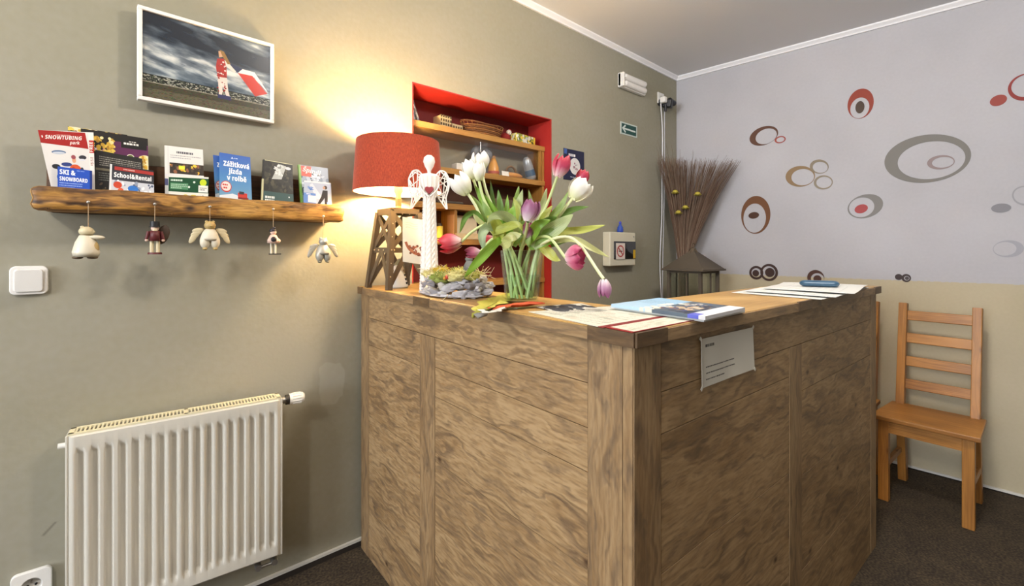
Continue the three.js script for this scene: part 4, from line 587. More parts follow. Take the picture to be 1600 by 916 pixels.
  // label, kind, base px, tip px (in the photograph), distance, width, opening, stem way-points
  const FL = [
    ['white tulip hanging furthest left of the white group', 'white', [168, 272], [96, 172], 1.29, 0.42, 0.02, [[250, 420], [205, 330]]],
    ['white tulip second from left in the white group', 'white', [195, 196], [158, 96], 1.33, 0.36, 0, [[300, 440], [230, 300]]],
    ['white tulip below the topmost white tulip', 'white', [224, 205], [222, 108], 1.30, 0.33, 0, [[320, 440], [245, 290]]],
    ['topmost white tulip in the white group', 'white', [236, 150], [228, 56], 1.36, 0.46, 0.04, [[330, 430], [262, 260]]],
    ['pinkish red tulip standing tallest on the right', 'pink', [625, 184], [664, 72], 1.31, 0.38, 0, [[500, 480], [570, 330]]],
    ['dark red tulip half hidden behind the cream tulip', 'pink', [742, 225], [764, 146], 1.36, 0.4, 0, [[560, 470], [690, 310]]],
    ['cream white tulip in front of the dark red one on the right', 'white', [702, 298], [776, 200], 1.31, 0.46, 0.12, [[540, 490], [640, 380]]],
    ['purple tulip upright in the middle of the bouquet', 'mauve', [474, 414], [500, 296], 1.19, 0.4, 0.02, [[450, 520], [468, 450]]],
    ['large open pink tulip drooping to the right', 'rose', [670, 603], [762, 592], 1.2, 0.62, 0.2, [[520, 500], [575, 492], [632, 560]]],
    ['purple and white tulip hanging lowest on a long curved stem at far right', 'mauve', [863, 708], [868, 806], 1.13, 0.36, 0, [[560, 520], [690, 495], [780, 555], [840, 650]]],
    ['red tulip bent over to the far left above the wreath', 'red', [134, 518], [18, 528], 1.25, 0.42, 0.05, [[340, 480], [260, 432], [190, 465]]],
    ['small pink and white tulip low on the left beside the red one', 'rose', [230, 570], [150, 573], 1.3, 0.36, 0, [[350, 510], [300, 500], [255, 545]]],
    ['red and white tulip mostly hidden behind the hanging leaves at left', 'red', [300, 500], [245, 512], 1.36, 0.42, 0, [[380, 500], [335, 470]]],
    ['dark magenta tulip tucked behind the purple middle one', 'purple', [470, 500], [484, 408], 1.25, 0.36, 0, [[450, 540]]],
  ];
  const LV = [
    [[[330, 520], [270, 410], [215, 320], [160, 262]], 36, 'mid', 1.3, 0.3], [[[360, 510], [300, 380], [240, 290], [205, 230]], 60, 'bright', 1.31, 0.1], [[[345, 470], [300, 330], [283, 203]], 28, 'dark', 1.36, 0.4], [[[355, 480], [335, 350], [322, 250]], 38, 'dark', 1.34, 0.1],
    [[[375, 460], [368, 350], [370, 277]], 28, 'bright', 1.35, 0.3], [[[400, 480], [408, 340], [428, 232]], 38, 'mid', 1.36, -0.2], [[[415, 480], [425, 350], [447, 248]], 56, 'pale', 1.32, 0.5], [[[500, 490], [497, 350], [478, 252]], 32, 'mid', 1.36, 0.2], [[[520, 470], [545, 350], [571, 243]], 40, 'pale', 1.35, -0.2],
    [[[470, 525], [560, 430], [640, 340], [683, 256]], 42, 'mid', 1.3, 0.3], [[[500, 545], [570, 480], [640, 430], [706, 376]], 80, 'pale', 1.24, 0.1], [[[478, 530], [515, 470], [565, 420], [622, 388]], 66, 'dark', 1.26, -0.2], [[[560, 500], [640, 400], [700, 355], [788, 337]], 38, 'dark', 1.32, 0.3],
    [[[570, 520], [650, 470], [750, 458], [872, 431]], 40, 'yg', 1.28, 0.3], [[[600, 520], [710, 505], [800, 550], [893, 598]], 34, 'yel', 1.26, 0.3], [[[420, 470], [395, 410], [340, 380], [288, 392], [266, 432]], 52, 'pale', 1.2, 0.2], [[[335, 460], [272, 440], [240, 480], [252, 570]], 48, 'grey', 1.22, 0.1],
    [[[340, 500], [290, 540], [220, 615], [148, 702]], 52, 'bright', 1.2, 0.2], [[[250, 420], [205, 368], [160, 385], [124, 476]], 30, 'dark', 1.27, 0.3], [[[270, 450], [225, 410], [190, 372]], 26, 'yel', 1.28, 0.2], [[[530, 530], [570, 565], [610, 600], [642, 614]], 54, 'yg', 1.27, 0.3], [[[370, 530], [395, 495], [442, 478]], 62, 'yel', 1.22, 0.2],
    [[[290, 475], [360, 445], [430, 432], [450, 465]], 46, 'yg', 1.21, 0.2], [[[425, 430], [465, 480], [480, 545]], 44, 'mid', 1.24, 0.1], [[[590, 535], [650, 505], [715, 500]], 46, 'dark', 1.29, 0.2], [[[440, 545], [455, 400], [470, 300]], 40, 'mid', 1.33, 0.1], [[[320, 530], [330, 480], [360, 450]], 60, 'yg', 1.25, 0.3], [[[480, 545], [540, 520], [620, 505]], 60, 'bright', 1.27, 0.2], [[[400, 540], [430, 470], [500, 400], [520, 380]], 60, 'mid', 1.28, 0.2],
    [[[350, 520], [320, 440], [290, 400], [262, 385]], 60, 'yg', 1.23, 0.1], [[[390, 530], [385, 450], [390, 380], [405, 330]], 64, 'bright', 1.27, 0.1], [[[470, 530], [500, 470], [530, 430], [590, 405]], 60, 'bright', 1.22, 0.1], [[[340, 540], [365, 520], [390, 500], [420, 505]], 60, 'yel', 1.215, 0.2], [[[490, 540], [530, 500], [600, 470], [680, 440]], 56, 'mid', 1.25, 0.2], [[[430, 520], [440, 430], [420, 340], [400, 290]], 50, 'yg', 1.31, 0.2], [[[360, 500], [310, 430], [262, 350], [235, 300]], 46, 'mid', 1.27, 0.3], [[[510, 510], [540, 440], [565, 380], [600, 330]], 44, 'yg', 1.29, 0.2],
  ];
  const DV = 1.30;
  FL.forEach(([label, kind, b, t, d, wide, open, way], i) => {
    const o = thing('tulip', label, 'flower', VASE, 0, 'tulips in the glass vase'), D = (k) => DV + (d - DV) * k;
    const a = i / FL.length * 6.283 * 3, foot = V(0.03 * Math.cos(a), 0.016, 0.03 * Math.sin(a)), ex = (way[0][0] - 440) / 130, mid = V(0, 0.142, 0).addScaledVector(V(sth, 0, cth), Math.max(-0.8, Math.min(0.8, ex)) * 0.046).add(V(0.012 * Math.cos(a), 0, 0.012 * Math.sin(a)));
    const pts = [foot, mid]; way.forEach(([x, y], k) => { if (y < 545) pts.push(at(...px7(x, y), D((k + 1.6) / (way.length + 1.6))).sub(VASE)); });
    const base = at(...px7(...b), d), tip = at(...px7(...t), d + (kind === 'rose' && i === 8 ? -0.02 : 0)); pts.push(base.clone().sub(VASE));
    part('stem', tube(pts, 0.0041, 36, 8), i % 3 ? stemM : stemP, o);
    head(o, kind, base, tip, wide, open);
    LV.forEach(([lp, w, m, ld, tw], k) => { if (k % FL.length === i) leaf(o, lp.map(([x, y], q) => at(...px7(x, y), DV + (ld - DV) * Math.min(1, 0.4 + q / (lp.length - 1)))), w / 3.275 / F * ld, LM[m], tw); });
  });
}
{ // silk autumn leaves under the vase
  const leafThing = (label, px, w, c, drop) => {
    const pts = px.map(([u, v, d]) => (d ? at(u, v, d) : onY(u, v, TOP + 0.004))), base = pts[0].clone(), cv = new THREE.CatmullRomCurve3(pts), n = 24, pos = [], idx = [], uv = [];
    const o = thing('silk_leaf', label, 'decoration', base);
    for (let j = 0; j <= n; j++) { const t = j / n, p = cv.getPointAt(t), tg = cv.getTangentAt(t), side = tg.clone().cross(V(0, 1, 0)).normalize(), k = w / 2 * Math.pow(Math.sin(Math.PI * (0.05 + 0.9 * t)), 0.7) * (1 + 0.25 * Math.sin(t * 24)); for (let i = 0; i <= 6; i++) { const s = i / 3 - 1; const q = p.clone().addScaledVector(side, s * k).add(V(0, 0.003 * Math.sin(s * 4 + t * 7) + 0.003 + 0.004 * Math.abs(s), 0)).sub(base); pos.push(q.x, q.y, q.z); uv.push(i / 6, t); } }
    for (let j = 0; j < n; j++) for (let i = 0; i < 6; i++) { const k = j * 7 + i; idx.push(k, k + 1, k + 7, k + 1, k + 8, k + 7); }
    const g = new THREE.BufferGeometry(); g.setAttribute('position', new THREE.Float32BufferAttribute(pos, 3)); g.setAttribute('uv', new THREE.Float32BufferAttribute(uv, 2)); g.setIndex(idx); g.computeVertexNormals();
    part('blade', g, new THREE.MeshStandardMaterial({ color: c, roughness: 0.75, side: THREE.DoubleSide }), o); part('vein', tube(pts.map((p) => p.clone().sub(base).add(V(0, 0.0035, 0))), 0.0008, 24, 5), M('#8c8a3c', 0.7), o);
  };
  leafThing('yellow-green silk leaf beside the vase drooping over the counter edge', [[790, 462], [776, 474], [758, 484], [748, 490], [741, 499, 1.085]], 0.07, '#b5b04a');
  leafThing('orange-red silk leaf lying in front of the glass vase', [[766, 487], [785, 482], [812, 480], [850, 477]], 0.05, '#c8542c');
  leafThing('white-backed silk leaf curling over the counter edge under the red one', [[790, 484], [772, 488], [757, 493], [748, 500, 1.09]], 0.04, '#c9c6be');
}

// ------------------------------------------------------------------ shelves in the recess and what stands on them
const NZ = WALL_Z - 0.048, NB = WALL_Z - 0.19, SH = [1.84, 1.634, 1.456, 1.278, 1.06];
{
  const o = thing('recess_shelving', 'honey pine shelving with glass sliding doors set into the red wall recess', 'shelving', V(1.478, 0, NZ));
  const W0 = 0.9, dp = NZ - NB;
  SH.forEach((y, i) => part('shelf', uvm(box(W0, 0.028, dp, 0, y + 0.014, -dp / 2), 'x', i * 0.31, i * 0.17), mPine, o));
  for (const s of [-1, 1]) part('side_board', uvm(box(0.018, SH[0] - 0.63, dp - 0.004, s * (W0 / 2 - 0.009), (SH[0] + 0.63) / 2, -dp / 2 - 0.004), 'y'), mPine, o);
  part('door_post', uvm(box(0.016, SH[0] - SH[1] - 0.028, 0.014, W0 / 2 - 0.03, (SH[0] + SH[1] + 0.028) / 2, -0.012), 'y'), mPine, o);
  part('divider', uvm(box(0.016, 0.15, dp - 0.01, -0.18, 1.38, -dp / 2 - 0.004), 'y', 0.3, 0.2), mPine, o);
  part('back_panel', uvm(box(W0 - 0.03, SH[0] - SH[1] - 0.03, 0.006, 0, (SH[0] + SH[1]) / 2 + 0.014, -dp + 0.004), 'x'), M('#8f8a76', 0.7), o);
  part('lower_back_panel', box(W0 - 0.03, SH[1] - SH[3] - 0.03, 0.006, 0, (SH[1] + SH[3]) / 2, -dp + 0.004), M('#4a2a16', 0.7), o);
  const gm = new THREE.MeshPhysicalMaterial({ color: 0xffffff, roughness: 0.03, transmission: 1, thickness: 0 });
  const hgt = SH[0] - SH[1] - 0.032, gy = (SH[0] + SH[1] + 0.028) / 2;
  part('glass_door', box(0.46, hgt, 0.004, -0.2, gy, -0.016), gm, o); const d2 = part('glass_door', box(0.46, hgt, 0.004, 0.18, gy, -0.026), gm, o);
  part('door_pull', mg([cyl(0.003, 0.003, 0.05, -0.02, gy + 0.05, -0.012), ball(0.005, -0.02, gy + 0.024, -0.012)]), mMetal, d2);
}
{
  const y1 = SH[0] + 0.028, y2 = SH[1] + 0.028, y3 = SH[2] + 0.028, y4 = SH[3] + 0.028, zf = WALL_Z - 0.11;
  const bookT = (a, b) => new THREE.MeshStandardMaterial({ roughness: 0.5, map: canvasTex(256, 256, (c, w, h) => { fillr(c, a, 0, 0, w, h); blots(c, [b, '#d8d4ca', '#5a5148', a], 0, 20, w, h - 40, 40, 8, 26); lines(c, '#e8e4da', 20, 30, w - 60, 2, 30, 14); }) });
  [['#9aa0ac', '#35506e', 0.24, 'white and blue magazine leaning at the left end of the top recess shelf'], ['#6c7580', '#3d2f2a', 0.34, 'grey magazine leaning behind another at the left end of the top recess shelf']].forEach(([a, b, t, label], i) => {
    const o = lone('magazine', rbox(0.014, 0.14, 0.11, 0.002, 0, 0.07, 0), bookT(a, b), label, 'magazine', 'magazines on the top recess shelf'); o.position.set(1.065 + i * 0.021, y1 + 0.004, zf - 0.005); o.rotation.z = t;
  });
  { const o = thing('model_fort', 'cream lattice model building on the top recess shelf', 'model', V(1.275, y1, zf), 0.1), m = M('#b5a680', 0.8);
    part('tower', mg([box(0.07, 0.06, 0.06, -0.025, 0.03, 0)]), m, o); part('wing', box(0.07, 0.032, 0.06, 0.05, 0.016, 0), m, o); part('plinth', box(0.15, 0.006, 0.072, 0.01, 0.003, 0.002), M('#d0c8b0', 0.8), o);
    const mm = M('#4a3c28', 0.8), l = []; for (let r = 0; r < 3; r++) for (let k = 0; k < 5; k++) l.push(box(0.009, 0.012, 0.004, -0.055 + k * 0.015, 0.018 + r * 0.02, 0.0295)); for (let k = 0; k < 4; k++) l.push(box(0.009, 0.012, 0.004, 0.025 + k * 0.016, 0.016, 0.0295)); part('openings', mg(l), mm, o, 'stuff'); }
  { const o = thing('wicker_basket', 'shallow brown wicker basket on the top recess shelf', 'basket', V(1.495, y1, zf + 0.015)), wv = [M('#8a5a2c', 0.7), M('#6d4320', 0.7)];
    for (let r = 0; r < 6; r++) { const pts = [], R = 0.105 + r * 0.006, y = 0.006 + r * 0.009; for (let i = 0; i < 48; i++) { const a = i / 48 * 6.283, q = (i + r) % 2 ? 0.003 : -0.003; pts.push(V((R + q) * Math.cos(a), y + (r > 4 ? 0.012 * Math.abs(Math.cos(a)) : 0), (R + q) * 0.42 * Math.sin(a))); } part('woven_row', new THREE.TubeGeometry(new THREE.CatmullRomCurve3(pts, true), 96, 0.0052, 6, true), wv[r % 2], o); }
    part('base', T(cyl(0.1, 0.1, 0.004, 0, 0.004, 0, 32), 0, 0, 0, 0, 0, 0, 1, 1, 0.42), wv[1], o); const sk = []; for (let i = 0; i < 24; i++) { const a = i / 24 * 6.283; sk.push(rod(V(0.105 * Math.cos(a), 0.002, 0.044 * Math.sin(a)), V(0.14 * Math.cos(a), 0.058, 0.0588 * Math.sin(a)), 0.002, 5)); } part('stakes', mg(sk), wv[0], o); }
  { const o = thing('fabric_rooster', 'small red and white toy beside the wicker basket on the top recess shelf', 'toy', V(1.675, y1, zf)); part('body', mg([ball(0.026, 0, 0.026, 0, 1.2, 1, 0.9)]), M('#8a1f1c', 0.8), o); part('head', ball(0.016, 0.014, 0.055, 0.01), M('#d8d2c6', 0.8), o); part('comb', ball(0.009, 0.022, 0.068, 0.01, 1.3, 0.8, 0.6), M('#c03028', 0.7), o); }
  { const o = lone('packet', rbox(0.17, 0.052, 0.06, 0.006, 0, 0.026, 0), new THREE.MeshPhysicalMaterial({ roughness: 0.3, clearcoat: 0.4, map: canvasTex(256, 96, (c, w, h) => { fillr(c, '#8c9436', 0, 0, w, h); blots(c, ['#d9d4c2', '#e0c63a', '#b9c4c4', '#4a5428', '#dfe3e0'], 0, 0, w, h, 34, 7, 20); fillr(c, '#d8b83a', w * 0.9, 0, w * 0.1, h); }) }), 'yellow-green patterned packet lying at the right end of the top recess shelf', 'packet'); o.position.set(1.79, y1, zf + 0.015); o.rotation.y = 0.12; }
  { const o = lone('small_box', rbox(0.055, 0.04, 0.05, 0.003, 0, 0.02, 0), mPaper, 'small white box behind the glass doors left of the wire bulbs', 'box'); o.position.set(1.35, y2, zf); }
  { const o = thing('glass_balls', 'pair of round grey glass balls on a stand behind the glass doors', 'ornament', V(1.5, y2, zf)), m = new THREE.MeshPhysicalMaterial({ color: '#8d9094', roughness: 0.25, transmission: 0.4, thickness: 0 }); part('ball', ball(0.034, -0.032, 0.115, 0), m, o); part('ball', ball(0.034, 0.036, 0.112, 0), m, o); part('stand', mg([cyl(0.004, 0.004, 0.1, 0, 0.05, 0), cyl(0.03, 0.03, 0.006, 0, 0.003, 0), rod(V(-0.03, 0.085, 0), V(0, 0.07, 0), 0.003), rod(V(0.034, 0.082, 0), V(0, 0.07, 0), 0.003)]), mIron, o); }
  { const o = thing('orange_bottle', 'yellow-orange bottle behind the glass doors', 'bottle', V(1.585, y2, zf)); part('body', lathe([[0, 0], [0.03, 0], [0.033, 0.02], [0.03, 0.05], [0.018, 0.085], [0.012, 0.1], [0, 0.1]], 24), P('#d99a3a', 0.25, { clearcoat: 0.6 }), o); part('stopper', cyl(0.011, 0.012, 0.014, 0, 0.107, 0), M('#b9854a', 0.6), o); part('band', cyl(0.0335, 0.0335, 0.014, 0, 0.02, 0), M('#b34a2a', 0.5), o); }
  { const o = lone('small_card', box(0.05, 0.032, 0.002, 0, 0.016, 0), mPaper, 'small white card standing behind the glass doors in front of the bottle', 'card'); o.position.set(1.645, y2, zf + 0.035); o.rotation.x = -0.15; }
  { const o = lone('bread_roll', T(ball(0.05, 0, 0.017, 0, 1.5, 0.36, 0.6)), M('#c98f4c', 0.7), 'flat golden loaf shape behind the glass doors', 'loaf'); o.position.set(1.715, y2, zf + 0.01); const k = thing('wicker_ring', 'small round brown ring standing behind the golden loaf', 'ornament', V(1.745, y2 + 0.043, zf - 0.035)); part('ring', new THREE.TorusGeometry(0.036, 0.007, 8, 28), M('#7a5a30', 0.7), k); }
  { const o = thing('silver_bottle', 'silver-grey elongated bottle leaning at the right behind the glass doors', 'bottle', V(1.872, y2 + 0.004, zf + 0.01)); const q = new THREE.Group(); part('body', T(lathe([[0, 0], [0.024, 0.002], [0.03, 0.02], [0.028, 0.09], [0.024, 0.125], [0.012, 0.142], [0, 0.144]], 24), 0, 0, 0), P('#9aa0a4', 0.3, { clearcoat: 0.5, metalness: 0.3 }), o); part('label', T(lathe([[0.031, 0.03], [0.0295, 0.065]], 24), 0, 0, 0), new THREE.MeshStandardMaterial({ color: '#3e5a74', roughness: 0.5, side: THREE.DoubleSide }), o); o.rotation.z = 0.36; }
  { const o = thing('cream_box', 'cream boxes standing on the fourth recess shelf behind the tulips', 'box', V(1.38, y4, zf)); part('back_box', T(box(0.17, 0.125, 0.03, 0, 0.0625, 0), 0, 0, 0, -0.12), M('#d0c4a8', 0.8), o); part('front_box', T(box(0.17, 0.03, 0.04, 0, 0.015, 0.045), 0, 0, 0), M('#c9b691', 0.8), o); part('side_leaf', T(box(0.004, 0.125, 0.06, -0.092, 0.0625, 0.02), 0, 0, 0, 0, 0, 0), M('#c29a6a', 0.8), o); }
  { const o = thing('yellow_vial', 'small yellow and dark bottle at the left of the fourth recess shelf', 'bottle', V(1.222, y4, zf + 0.02)); part('body', cyl(0.017, 0.017, 0.06, 0, 0.035, 0), P('#d0bf4c', 0.3, { clearcoat: 0.5 }), o); part('cap', cyl(0.012, 0.014, 0.014, 0, 0.072, 0), M('#3b2a1a', 0.5), o); part('foot', cyl(0.019, 0.019, 0.006, 0, 0.003, 0), M('#3b2a1a', 0.5), o); }
  { const o = lone('folded_cloth', rbox(0.16, 0.014, 0.08, 0.006, 0, 0.007, 0), M('#4a443c', 0.9), 'thin dark folded cloth on the third recess shelf', 'cloth'); o.position.set(1.27, y3, zf + 0.01); }
  { const o = lone('dark_box', rbox(0.2, 0.05, 0.08, 0.003, 0, 0.025, 0), M('#5b4a38', 0.8), 'brown box on the third recess shelf behind the tulip leaves', 'box'); o.position.set(1.62, y3, zf); }
}

// ------------------------------------------------------------------ fittings on the right part of the left wall
{
  const a = onA(968, 127, 0.02), b = onA(1007, 133, 0.02), w = b.x - a.x - 0.006, o = thing('emergency_light', 'white ribbed emergency light high on the wall near the corner', 'light fixture', V((a.x + b.x) / 2, 2.413, WALL_Z));
  part('housing', rbox(w, 0.1, 0.035, 0.01, 0, 0, 0.0175, 4), mWhiteP, o);
  for (const s of [-1, 1]) part('diffuser_rib', T(new THREE.CapsuleGeometry(0.022, w - 0.07, 8, 16), 0.006, s * 0.023, 0.036, 0, 0, Math.PI / 2), P('#eceae6', 0.2, { clearcoat: 0.4 }), o);
  part('end_cap', rbox(0.02, 0.096, 0.05, 0.006, -w / 2 + 0.01, 0, 0.026, 3), mWhiteP, o); part('indicator', ball(0.006, -w / 2 + 0.012, 0.01, 0.052), M('#d4d2cc', 0.3), o);
}
{
  const a = onA(969, 191), b = onA(995, 197), w = b.x - a.x, o = thing('exit_sign', 'small green sign with a white arrow pointing left below the emergency light', 'sign', V((a.x + b.x) / 2, 2.096, WALL_Z));
  part('plate', box(w, 0.085, 0.003, 0, 0, 0.0015), M('#c9d2cc', 0.5), o);
  part('face', new THREE.PlaneGeometry(w - 0.004, 0.081).translate(0, 0, 0.0034), new THREE.MeshStandardMaterial({ roughness: 0.5, map: canvasTex(400, 180, (c, W0, H0) => { fillr(c, '#c4d0cb', 0, 0, W0, H0); fillr(c, '#0d4540', 22, 16, W0 - 44, H0 - 32); c.strokeStyle = '#d2dcd6'; c.lineWidth = 26; c.beginPath(); c.moveTo(W0 - 40, 96); c.lineTo(60, 90); c.stroke(); c.lineWidth = 28; c.beginPath(); c.moveTo(116, 34); c.lineTo(52, 90); c.lineTo(116, 146); c.stroke(); }) }), o);
}
{
  const a = onA(880, 236), b = onA(912, 246), w = b.x - a.x, h = 0.19, o = thing('award_sticker', 'dark blue rounded award sign with a white disc beside the recess behind the tulips', 'sign', V((a.x + b.x) / 2, 1.775, WALL_Z));
  part('plate', rbox(w, h, 0.005, 0.0024, 0, 0, 0.0025), M('#14183c', 0.4), o);
  part('face', new THREE.PlaneGeometry(w - 0.006, h - 0.006).translate(0, 0, 0.0054), new THREE.MeshStandardMaterial({ roughness: 0.35, map: canvasTex(300, 300, (c, W0, H0) => { fillr(c, '#12163a', 0, 0, W0, H0); fillr(c, '#3a5a9a', 0, 0, 40, 50); lines(c, '#e6e6ea', 66, 40, 150, 1, 10, 26); ell(c, '#d6d6d6', 160, 160, 80, 84); blots(c, ['#8d5a6a', '#77747c'], 120, 130, 80, 60, 12, 4, 8); lines(c, '#b9bccb', 90, 268, 150, 1, 10, 8); }) }), o);
}
{
  const a = onA(953, 388, 0.06), b = onA(993, 388, 0.06), w = b.x - a.x, x = (a.x + b.x) / 2 - 0.002, yc = 1.257, h = 0.225, d = 0.062;
  const o = thing('fuse_box', 'cream electrical fuse box with a dark window and no-smoking sticker', 'fuse box', V(x, yc, WALL_Z));
  part('housing', rbox(w, h, d, 0.008, 0, 0, d / 2, 3), M('#cfcbb6', 0.5), o);
  const dr = part('window', rbox(w - 0.045, h * 0.53, 0.008, 0.003, 0.018, -0.008, d + 0.001), P('#101213', 0.12, { clearcoat: 0.8 }), o); part('catch', ball(0.006, w * 0.42, h * 0.38, d), M('#8f8c80', 0.4), o);
  part('no_smoking_sticker', box(0.1, 0.108, 0.001, -0.038, -0.014, d + 0.006), new THREE.MeshStandardMaterial({ roughness: 0.5, map: canvasTex(200, 220, (c, W0, H0) => { fillr(c, '#d9d0c8', 0, 0, W0, H0); c.strokeStyle = '#9c1f1c'; c.lineWidth = 18; c.beginPath(); c.arc(100, 110, 72, 0, 7); c.stroke(); fillr(c, '#33302c', 62, 104, 80, 14); c.fillStyle = '#77726a'; c.fillRect(130, 70, 10, 30); c.beginPath(); c.moveTo(50, 60); c.lineTo(150, 160); c.stroke(); }) }), o);
  part('warning_label', box(0.026, 0.058, 0.001, w / 2 - 0.024, -0.034, d + 0.006), M('#c9a21c', 0.5), o);
  const k = thing('blue_bottle', 'tiny bright blue glass bottle standing on the fuse box', 'bottle', V(onA(970, 362, 0.04).x, yc + h / 2, WALL_Z + 0.035)); part('body', lathe([[0, 0], [0.02, 0], [0.022, 0.01], [0.019, 0.034], [0.009, 0.05], [0.008, 0.06], [0, 0.061]], 24), new THREE.MeshPhysicalMaterial({ color: '#3a66d8', roughness: 0.1, transmission: 0.5, thickness: 0, clearcoat: 0.6 }), k); part('stopper', ball(0.009, 0, 0.066, 0), P('#4a50c8', 0.2), k);
}
{
  const p = onA(1030, 154), o = thing('corner_socket', 'white wall socket high up beside the room corner', 'socket', V(p.x + 0.01, p.y, WALL_Z)); part('plate', rbox(0.085, 0.085, 0.012, 0.005, 0, 0, 0.006, 3), mWhiteP, o); part('well', T(cyl(0.02, 0.02, 0.004), 0, 0, 0.011, Math.PI / 2), M('#c9c7c0', 0.4), o);
  const q = onA(1045, 158, 0.07), k = thing('power_adapter', 'black power adapter plugged in by the room corner', 'adapter', V(q.x, q.y, WALL_Z));
  part('body', T(rbox(0.06, 0.065, 0.07, 0.012, 0, 0, 0.055, 3), 0, 0, 0, 0.2, 0.3), M('#17181c', 0.4), k); part('barrel', T(cyl(0.022, 0.02, 0.07), 0.05, 0.005, 0.065, 0, 0, 1.45), M('#1c1d22', 0.4), k); part('plug', T(cyl(0.02, 0.024, 0.05), -0.022, 0, 0.025, Math.PI / 2), M('#22232a', 0.4), k); part('cord_end', cyl(0.012, 0.009, 0.05, -0.012, -0.05, 0.05), M('#1c1d22', 0.4), k); part('white_plug', rbox(0.04, 0.045, 0.045, 0.01, -0.04, 0.005, 0.05), mWhiteP, k);
  const c1 = [], c2 = []; for (let i = 0; i <= 14; i++) { const t = i / 14, y = p.y - 0.05 - t * (p.y - 0.06); c1.push(V(q.x - 0.045 + 0.02 * Math.sin(t * 9) + 0.055 * t, y, WALL_Z + 0.03 - 0.015 * t + 0.004 * Math.sin(t * 21))); c2.push(V(q.x - 0.01 + 0.03 * Math.sin(t * 7 + 1) * t + 0.02 * t, y - 0.02, WALL_Z + 0.04 - 0.022 * t)); }
  lone('white_cable', tube(c1, 0.0042, 90, 8), M('#d9dade', 0.5), 'white cable hanging down the wall from the corner socket', 'cable'); lone('grey_cable', tube(c2, 0.0036, 90, 8), M('#b5b6bc', 0.5), 'thinner grey cable hanging beside the white cable in the corner', 'cable');
}

